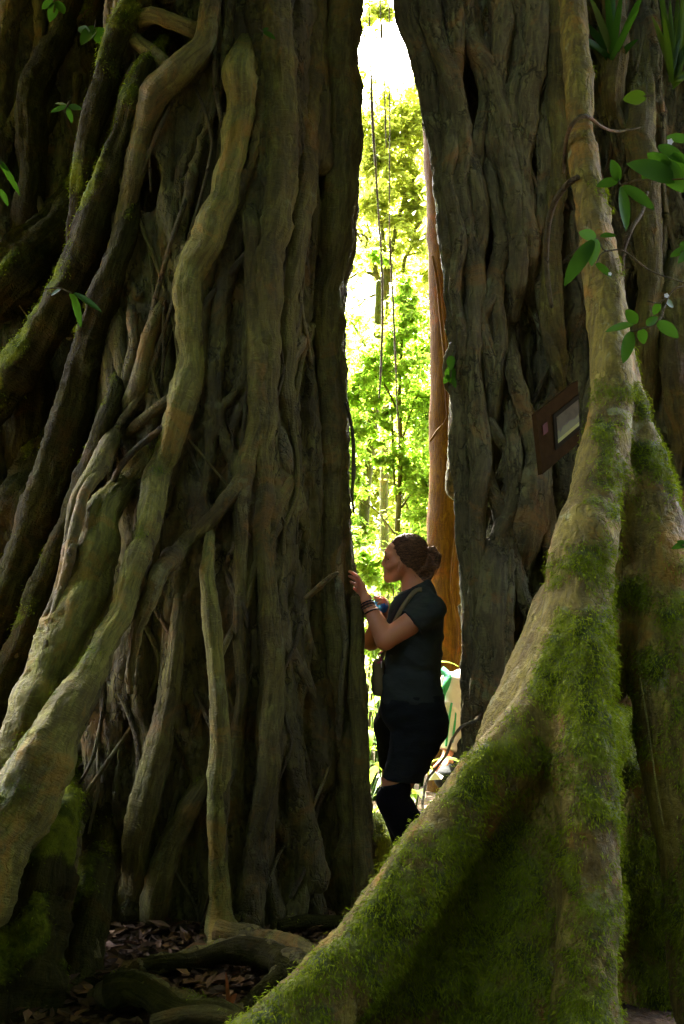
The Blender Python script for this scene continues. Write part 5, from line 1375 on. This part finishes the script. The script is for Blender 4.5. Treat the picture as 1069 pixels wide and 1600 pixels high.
    fold2 = lambda v: 0.006 * fbm(v * np.array([9, 9, 24]), 3, 15) + 0.0045 * np.sin(v[:, 2] * 95 - v[:, 0] * 30 + 4 * fbm(v * 6, 2, 8)) * np.clip(fbm(v * 5, 2, 4) + .3, 0, 1)
    vol_mesh(S, 'shorts', PANTS, root, fold2, [((0, 0, 1), P(644, 1080, D)), ((-0.12, 0, -1), P(636, 1218, D - 0.12))])
    # ---- black leg warmers over knee and shin
    for k_, a_, s in ((kn_n, an_n, -1), (kn_f, an_f, 1)):
        lo_, hi_ = np.minimum(a_[:3], k_[:3]), np.maximum(a_[:3], k_[:3]); S = Vol(lo_ - [0.13, 0.13, 0.05], hi_ + [0.13, 0.13, 0.12], 0.0055)
        cal = (np.array(k_) * 0.62 + np.array(a_) * 0.38); cal[3] = 0.078; cal[0] += 0.026
        up = np.array(k_) + [0.02, 0, 0.075, 0.008]
        S.chain(np.array([up, [*k_[:3], 0.073], cal, [*a_[:3], 0.046]]), 0.03)
        vol_mesh(S, 'legging', LEGGING, root, lambda v: 0.004 * fbm(v * 16, 3, 7), [((-0.35, 0, 1), np.array(k_[:3]) + [0, 0, 0.072])])
        a3 = np.array(a_[:3])
        S = Vol(a3 - [0.24, 0.1, 0.2], a3 + [0.12, 0.1, 0.06], 0.006)
        S.chain(np.array([[a3[0] + .005, a3[1], a3[2] - .01, 0.048], [a3[0] + 0.03, a3[1], 0.045, 0.047], [a3[0] - 0.10, a3[1] - 0.01, 0.036, 0.040], [a3[0] - 0.17, a3[1] - 0.01, 0.028, 0.030]]), 0.03)
        vol_mesh(S, 'shoe', SOLE, root)
    # ---- hair with a loose bun
    Hh = Vol(P(596, 920, D) - [0, 0.13, 0], P(696, 830, D) + [0, 0.14, 0], 0.0042)
    Hh.ell(P(637.5, 864.5, D), (0.095, 0.079, 0.093), 0.02)
    Hh.chain(np.array([jo(647, 884, D, 0.062), jo(651, 900, D, 0.044)]), 0.02)
    X, Y, Z = Hh.grids((slice(None),) * 3)
    n0 = P(611.5, 843, D); n1 = P(634, 902, D); ed = n1 - n0; nrm = np.array([-ed[2], 0, ed[0]]); nrm = nrm / np.linalg.norm(nrm)
    if nrm[0] > 0: nrm = -nrm
    side = np.abs(Y - D) * 0.10
    side = side + 0.006 * np.sin(Z * 170) * np.cos(Z * 63) + 0.004 * np.sin(Z * 420)
    pl = ((X - n0[0]) * nrm[0] + (Z - n0[2]) * nrm[2] + side - 0.006).astype(np.float32)
    Hh.f = -Hh.smin(-Hh.f, -pl, 0.012)
    strand = lambda v: 0.0035 * fbm(np.stack([v[:, 0] * 30, v[:, 1] * 60, v[:, 2] * 120], 1), 3, 21) + 0.003 * fbm(v * 40, 2, 22)
    hr = vol_mesh(Hh, 'hair', HAIR, root, strand)
    Hb = Vol(P(640, 925, D) - [0, 0.13, 0], P(700, 835, D) + [0, 0.14, 0], 0.0042)
    Hb.ell(P(672, 871, D + .01), (0.043, 0.048, 0.046), 0.006); Hb.ell(P(663, 894, D), (0.046, 0.046, 0.038), 0.008)
    Hb.chain(np.array([jo(664, 860, D - .03, .012), jo(676, 858, D - .035, .015), jo(685, 869, D - .03, .015), jo(682, 884, D - .03, .014), jo(670, 886, D - .038, .015), jo(662, 874, D - .036, .012)]), 0.004)
    Hb.chain(np.array([jo(650, 896, D - .036, .012), jo(662, 888, D - .046, .014), jo(674, 895, D - .036, .013), jo(670, 905, D - .03, .012), jo(657, 907, D - .03, .012)]), 0.004)
    vol_mesh(Hb, 'hair_bun', HAIR_BUN, root, lambda v: 0.006 * fbm(v * np.array([45, 60, 45]), 3, 23) + 0.004 * fbm(v * 110, 2, 24))
    g = np.random.default_rng(12); bag = Bag()
    hv = np.array([v.co for v in hr.data.vertices]) + np.array(root.location)
    hb = BVH.FromPolygons([tuple(x) for x in hv], [tuple(p.vertices) for p in hr.data.polygons])
    bo = [o for o in root.children if o.name.startswith('body')][0]
    bb = BVH.FromPolygons([tuple(np.array(v.co) + np.array(root.location)) for v in bo.data.vertices], [tuple(p.vertices) for p in bo.data.polygons])
    bun = P(657, 874, D)
    for _ in range(620):                                   # combed strands from the hairline back to the bun
        t = g.uniform(-0.1, 1.0); sd = g.uniform(-1.2, 0.3)
        a = P(612 + 22 * t, 843 + 59 * t, D - 0.085 * math.cos(sd) * (0.35 + 0.65 * min(1, t + .45))) + np.array([g.uniform(-0.012, 0.012), 0, 0.004])
        pts = []
        e = bun + g.normal(0, .014, 3)
        for u in np.linspace(0, 1, 9):
            q = a * (1 - u) + e * u
            c0 = P(640, 872, D); dd = q - c0; dd = dd / np.linalg.norm(dd) + np.array([0, -.15, .18 * math.sin(u * 3.14)])
            h = hb.ray_cast(Vector(c0 + dd / np.linalg.norm(dd) * 0.22), Vector(-dd))
            if h[0] is None: h = bb.ray_cast(Vector(c0 + dd / np.linalg.norm(dd) * 0.22), Vector(-dd))
            if h[0] is None or np.linalg.norm(np.array(h[0]) - c0) > 0.112: continue
            pts.append(np.array(h[0]) + np.array(h[1]) * g.uniform(0.0002, 0.0028))
        if len(pts) > 4:
            v, q, tt, _, _ = tube(catmull(np.array([[*p, 0] for p in pts]), .006)[:, :3], np.full(1, .0009).repeat(len(catmull(np.array([[*p, 0] for p in pts]), .006))), 4); bag.add(v, q, tt)
    for _ in range(38):
        a = g.uniform(0, 6.28); r0 = g.uniform(12, 17)
        c0 = P(673 + r0 * math.cos(a), 876 + 1.3 * r0 * math.sin(a) * 0.9, D + g.normal(0, .03))
        d = np.array([math.cos(a + g.normal(0, .8)), g.normal(0, .4), -math.sin(a + g.normal(0, .8))]); L = g.uniform(.008, .022)
        p1 = c0 + d * L * .6; p2 = p1 + (d + g.normal(0, .6, 3)) * L * .5
        v, q, t, _, _ = tube(np.array([c0, p1, p2]), np.array([.0007, .0006, .0003]), 4); bag.add(v, q, t)
    for _ in range(70):
        c0 = P(669 + g.normal(0, 3), 880 + g.normal(0, 7), D + g.normal(0, .02)); ax = g.normal(0, 1, 3); ax /= np.linalg.norm(ax)
        u = np.cross(ax, [0.3, 0.5, 0.8]); u /= np.linalg.norm(u); w_ = np.cross(ax, u)
        th = np.linspace(g.uniform(0, 6), g.uniform(7, 10), 14); R = g.uniform(.030, .052)
        pts = c0 + R * (np.cos(th)[:, None] * u + np.sin(th)[:, None] * w_) * (1 + 0.08 * np.sin(th * 3))[:, None] * np.array([.85, .9, 1.1])
        v, q, tt, _, _ = tube(pts, np.full(14, g.uniform(.0010, .0028)), 5); bag.add(v, q, tt)
    tag(bag.build('flyaway_hair', HAIR_BUN, root), kind='stuff')
    # eye, brow
    b = Bag(); v, q, t, _, _ = tube(np.array([P(606.3, 873.8, D - 0.018), P(609.5, 874.2, D - 0.034)]), np.array([.0032, .0022]), 10); b.add(v, q, t)
    b.build('eye', plain('eye_dark', (0.03, 0.02, 0.015), 0.2), root)
    b = Bag(); v, q, t, _, _ = tube(np.array([P(602.6, 867, D - 0.008), P(604, 864.5, D - 0.030), P(610.5, 866, D - 0.054)]), np.array([.0022, .003, .0012]), 6); b.add(v, q, t)
    b.build('eyebrow', HAIR, root)
    # bracelets
    for (px, py, Y, r, rr, col) in ((574.0, 947, D - 0.173, .031, .0042, (0.05, 0.018, 0.014)), (575.3, 951, D - 0.176, .032, .0035, (0.10, 0.07, 0.035)), (573.2, 943, D - 0.170, .030, .0030, (0.02, 0.012, 0.010)), (580.5, 957.5, D - 0.184, .0375, .0034, (0.03, 0.012, 0.010))):
        ax = np.array(wr_n[:3]) - np.array(fore_n[:3]); ax /= np.linalg.norm(ax)
        u = np.cross(ax, [0, 1, 0]); u /= np.linalg.norm(u); w_ = np.cross(ax, u)
        th = np.linspace(0, 2 * math.pi, 33)
        c = P(px, py, Y) + r * (np.cos(th)[:, None] * u + np.sin(th)[:, None] * w_) + 0.004 * np.cos(th)[:, None] * ax
        v, q, t, _, _ = tube(c, np.full(33, rr) * (1 + 0.25 * np.sin(th * 12)), 8, cap=False); b = Bag(); b.add(v, q)
        b.build('bracelet', plain('bracelet_cord', col, 0.6), root)
    from mathutils.bvhtree import BVHTree
    tv = np.array([v.co for v in tee.data.vertices]) + np.array(root.location)
    bv = BVHTree.FromPolygons([tuple(x) for x in tv], [tuple(p.vertices) for p in tee.data.polygons])
    def on_shirt(pts, off=0.005):
        out = []
        for px, py in pts:
            d = ray(px, py); h = bv.ray_cast(Vector(CAM), Vector(d / np.linalg.norm(d)))
            out.append(np.array(h[0]) + np.array([-0.3, -0.9, 0.3]) * off if h[0] is not None else None)
        return [o for o in out if o is not None]
    ribbon('neck_strap', on_shirt([(654, 919), (648, 921), (641, 926), (634, 934), (627, 943), (621, 953), (615, 965), (611, 978)], 0.004), 0.026, 0.003, BLACKC, root, (-0.5, -1, 0.3))
    # ---- shoulder bag
    bagr = empty('shoulder_bag', tuple(P(590, 1056, D - .09))); tag(bagr, 'small khaki shoulder bag hanging on a strap at the chest of the woman', 'bag')
    S = Vol(P(574, 1096, D) - [0, .18, 0], P(606, 1018, D) + [0, .12, 0], 0.005)
    S.chain(np.array([jo(592, 1036, D - .10, .022), jo(590.5, 1060, D - .10, .028), jo(592, 1078, D - .10, .026)]), 0.01)
    S.chain(np.array([jo(592, 1036, D - .01, .022), jo(590.5, 1060, D - .01, .028), jo(592, 1078, D - .01, .026)]), 0.01)
    S.chain(np.array([jo(591, 1040, D - .10, .024), jo(591, 1040, D - .01, .024)]), 0.02); S.chain(np.array([jo(591, 1062, D - .10, .028), jo(591, 1062, D - .01, .028)]), 0.02); S.chain(np.array([jo(592, 1078, D - .10, .026), jo(592, 1078, D - .01, .026)]), 0.02)
    vol_mesh(S, 'bag_body', KHAKI, bagr, lambda v: 0.003 * fbm(v * 20, 3, 2))
    ribbon('strap', on_shirt([(660, 922), (652, 923), (645, 929), (638, 938), (631, 948), (624, 960), (618, 972), (611, 988), (606, 1004)], 0.008) + [P(598, 1024, D - .10), P(594, 1036, D - .09)], 0.020, 0.003, KHAKI, bagr, (-0.4, -1, 0.35))
    b = Bag(); v, q, t, _, _ = tube(catmull(np.array([[*P(597, 1018, D - .13), 0], [*P(592, 1024, D - .135), 0], [*P(596, 1032, D - .13), 0], [*P(590, 1036, D - .132), 0]]), .004)[:, :3], np.full(1, .004).repeat(len(catmull(np.array([[*P(597, 1018, D - .13), 0], [*P(592, 1024, D - .135), 0], [*P(596, 1032, D - .13), 0], [*P(590, 1036, D - .132), 0]]), .004))), 8); b.add(v, q, t)
    b.build('pink_cord', plain('pink_cord', (0.42, 0.04, 0.12), 0.6), bagr)
    b = Bag(); v, q, t, _, _ = tube(np.array([P(596, 1033, D - .135), P(596.3, 1043, D - .137)]), np.array([.003, .002]), 8); b.add(v, q, t)
    b.build('zip_pull', plain('zip_pull', (0.6, 0.58, 0.55), 0.4), bagr)
    # ---- water bottle in the far hand
    A, B = P(557.5, 951.5, D + .050), P(603, 947, D + .030)
    br = empty('water_bottle', tuple((A + B) / 2)); tag(br, 'blue plastic water bottle held level in the hand of the woman', 'bottle')
    d = B - A
    prof = [(0.0, .012), (.02, .014), (.10, .014), (.12, .013), (.16, .014), (.26, .028), (.32, .031), (.40, .031), (.42, .0295), (.45, .031), (.60, .031), (.62, .0295), (.65, .031), (.80, .031), (.84, .029), (.88, .031), (.96, .030), (1.0, .026)]
    pp = np.array([A + d * t for t, _ in prof]); rr = np.array([r for _, r in prof])
    i = 4
    m_, t_, out_ = new_mat('blue_plastic'); gg = N(t_)
    t_.links.new(gg.principled((0.10, 0.32, 0.85), 0.12, None, 0.5, **{'Transmission Weight': 0.45, 'IOR': 1.3}), out_.inputs[0])
    b = Bag(); v, q, t, _, _ = tube(pp[i:], rr[i:], 24); b.add(v, q, t); b.build('bottle_body', m_, br)
    b = Bag(); v, q, t, _, _ = tube(pp[:i + 1], rr[:i + 1] + .001, 24); b.add(v, q, t); b.build('cap', plain('blue_cap', (0.10, 0.38, 0.60), 0.4), br)
build_woman()

def build_croucher():
    D = 6.38
    root = empty('person', (P(735, 1200, D)[0], D, float(ground_z(0.8, D))))
    tag(root, 'person crouching behind the right fig in a white shirt with green stripes', 'person', 'people in the gap')
    gz = float(ground_z(0.8, D))
    V = Vol((0.36, D - 0.62, gz - 0.03), (1.36, D + 0.36, 1.32), 0.0065)
    hipL, hipR = [0.80, D - .06, gz + .30, .11], [0.98, D - .04, gz + .30, .11]
    sh = jo(708, 1070, D - 0.06, .058); el = jo(705, 1128, D - .10, .042); wr = jo(699, 1176, D - .16, .028)
    neck = np.array([0.88, D - 0.10, 0.90])
    V.chain(np.array([hipL, [0.83, D, 0.50, .13], [0.83, D - .02, 0.72, .12], [0.86, D - .06, 0.83, .07]]), .07)
    V.chain(np.array([hipR, [0.95, D, 0.50, .13], [0.95, D - .02, 0.72, .12], [0.92, D - .06, 0.83, .07]]), .07)
    V.chain(np.array([[*neck, .052], [0.89, D - .13, 0.98, .05]]), .03)
    V.ell((0.89, D - .16, 1.08), (.075, .09, .108), .03)
    V.chain(np.array([[0.89, D - .22, 1.03, .045], [0.89, D - .235, 1.0, .03]]), .03)
    V.chain(np.array([[0.89, D - .25, 1.07, .010], [0.89, D - .262, 1.055, .013]]), .012)
    V.chain(np.array([[0.83, D - .04, 0.82, .07], sh, el, wr]), .025)
    V.chain(np.array([[0.95, D - .04, 0.82, .07], [1.06, D - .06, .76, .056], [1.10, D - .12, .52, .042], [1.02, D - .34, .44, .028], [0.98, D - .40, .43, .02]]), .025)
    knL = jo(697, 1216, D - .26, .062); knR = [1.02, D - .36, gz + .44, .062]
    aL, aR = [0.76, D - .16, gz + .09, .038], [1.0, D - .14, gz + .09, .038]
    for h_, k_, a_ in ((hipL, knL, aL), (hipR, knR, aR)):
        V.chain(np.array([h_, k_]), .04); V.chain(np.array([k_, a_, [a_[0], a_[1] + .03, gz + .04, .035]]), .02)
        V.chain(np.array([[a_[0], a_[1] + .02, gz + .035, .036], [a_[0] - .02, a_[1] - .15, gz + .028, .026]]), .02)
    # hand spread over the knee
    kn = [jo(700, 1186, D - .235, .011), jo(696, 1188, D - .235, .011), jo(692, 1188, D - .225, .011), jo(688.5, 1187, D - .21, .011)]
    fg = [[jo(699, 1194, D - .262, .0098), jo(697, 1201, D - .275, .0088), jo(695.5, 1206, D - .275, .0078)],
          [jo(694, 1196, D - .262, .0098), jo(690, 1203, D - .277, .0088), jo(687.5, 1208, D - .277, .0078)],
          [jo(689, 1195, D - .250, .0096), jo(684, 1201, D - .268, .0086), jo(680.5, 1205, D - .27, .0076)],
          [jo(684.5, 1192, D - .232, .0088), jo(680, 1196.5, D - .248, .008), jo(677, 1199.5, D - .25, .007)]]
    hand(V, jo(698, 1180, D - .185, .024), kn, fg, [jo(701, 1182, D - .21, .014), jo(706, 1190, D - .245, .012), jo(707, 1198, D - .265, .010), jo(706, 1204, D - .27, .009)])
    vol_mesh(V, 'body', SKIN2, root)
    S = Vol((0.40, D - 0.42, gz + 0.2), (1.32, D + 0.34, 1.0), 0.0075)
    g_ = 0.016
    S.chain(np.array([[0.83, D, 0.36, .14 + g_], [0.83, D, 0.50, .13 + g_], [0.83, D - .02, 0.72, .12 + g_], [0.86, D - .06, 0.83, .08]]), .07)
    S.chain(np.array([[0.95, D, 0.36, .14 + g_], [0.95, D, 0.50, .13 + g_], [0.95, D - .02, 0.72, .12 + g_], [0.92, D - .06, 0.83, .08]]), .07)
    S.chain(np.array([[0.83, D - .04, 0.82, .08], [sh[0], sh[1], sh[2], .076], [*el[:3], .066], [*wr[:3], .052]]), .03)
    S.chain(np.array([[0.95, D - .04, 0.82, .08], [1.06, D - .06, .76, .074], [1.10, D - .12, .52, .062], [1.03, D - .32, .44, .05]]), .03)
    ax = np.array(wr[:3]) - np.array(el[:3]); ax /= np.linalg.norm(ax)
    X, Y, Z = S.grids((slice(None),) * 3)
    cf = ((X - wr[0]) * ax[0] + (Y - wr[1]) * ax[1] + (Z - wr[2]) * ax[2] + 0.012).astype(np.float32)
    S.f = np.where(X < wr[0] + 0.12, np.maximum(S.f, cf), S.f).astype(np.float32)
    vol_mesh(S, 'shirt', WHITEC, root, lambda v: 0.018 * fbm(v * np.array([9, 9, 12]), 3, 31) + 0.004 * np.sin(v[:, 2] * 60 + 5 * fbm(v * 6, 2, 3)))
    f_ = np.array([-0.15, -1, 0])
    ribbon('shirt_stripe', [P(690, 1046, D - .06), P(700, 1056, D - .12), P(697, 1070, D - .148), P(691, 1084, D - .135), P(689, 1100, D - .12)], .045, .004, GREENC, root, (-0.4, -1, 0.2))
    ribbon('shirt_stripe', [P(706, 1098, D - .172), P(703, 1116, D - .176), P(700, 1140, D - .196), P(697, 1166, D - .212)], .013, .004, GREENC, root, (0, -1, 0))
    ribbon('shirt_stripe', [P(712, 1106, D - .15), P(711, 1130, D - .165), P(707, 1160, D - .205)], .010, .004, GREENC, root, (0.4, -1, 0))
    S = Vol((0.40, D - 0.62, gz - 0.02), (1.25, D + 0.26, gz + .72), 0.0075)
    for h_, k_, a_ in ((hipL, knL, aL), (hipR, knR, aR)):
        S.chain(np.array([[h_[0], h_[1] + .02, h_[2] + .06, .132], [*h_[:3], .128], [*(np.array(h_[:3]) * .4 + np.array(k_[:3]) * .6), .092], [*k_[:3], .073], [*((np.array(k_[:3]) + np.array(a_[:3])) / 2 + [0, .03, 0]), .066], [*a_[:3], .052]]), .03)
    vol_mesh(S, 'trousers', PANTS, root, lambda v: 0.006 * fbm(v * np.array([12, 12, 20]), 3, 41))
    for a_ in (aL, aR):
        S = Vol(np.array([a_[0] - .12, a_[1] - .26, gz - .02]), np.array([a_[0] + .1, a_[1] + .12, gz + .14]), .0075)
        S.chain(np.array([[a_[0], a_[1] + .03, gz + .045, .046], [a_[0], a_[1] - .06, gz + .042, .042], [a_[0] - .02, a_[1] - .17, gz + .032, .031]]), .02)
        vol_mesh(S, 'shoe', SOLE, root)
    S = Vol((0.76, D - .30, 0.98), (1.02, D - .02, 1.24), .006)
    S.ell((0.89, D - .145, 1.095), (.082, .094, .106), .02)
    vol_mesh(S, 'hair', HAIR, root, lambda v: .004 * fbm(v * 50, 3, 3), [((0, -0.8, -0.6), np.array([0.89, D - .19, 1.09]))])
    # pale folded leaflet under the hand
    A = P(671, 1219, D - .30)
    lf = empty('folded_leaflet', tuple(A)); tag(lf, 'small pale folded leaflet under the hand of the crouching person', 'leaflet')
    q = [P(672, 1203, D - .31), P(680, 1206, D - .33), P(693, 1213, D - .33), P(690, 1218, D - .35), P(671, 1219, D - .34)]
    n = np.array([0, .006, 0]); b = Bag()
    pts = q + [x + n for x in q]
    b.add(pts, None, [[0, 1, 4], [1, 3, 4], [1, 2, 3], [5, 9, 6], [6, 9, 8], [6, 8, 7]]); 
    b.add(pts, [[k, k + 5, (k + 1) % 5 + 5, (k + 1) % 5] for k in range(5)])
    b.build('leaflet', plain('leaflet_paper', (0.42, 0.40, 0.36), 0.7), lf, False)
build_croucher()
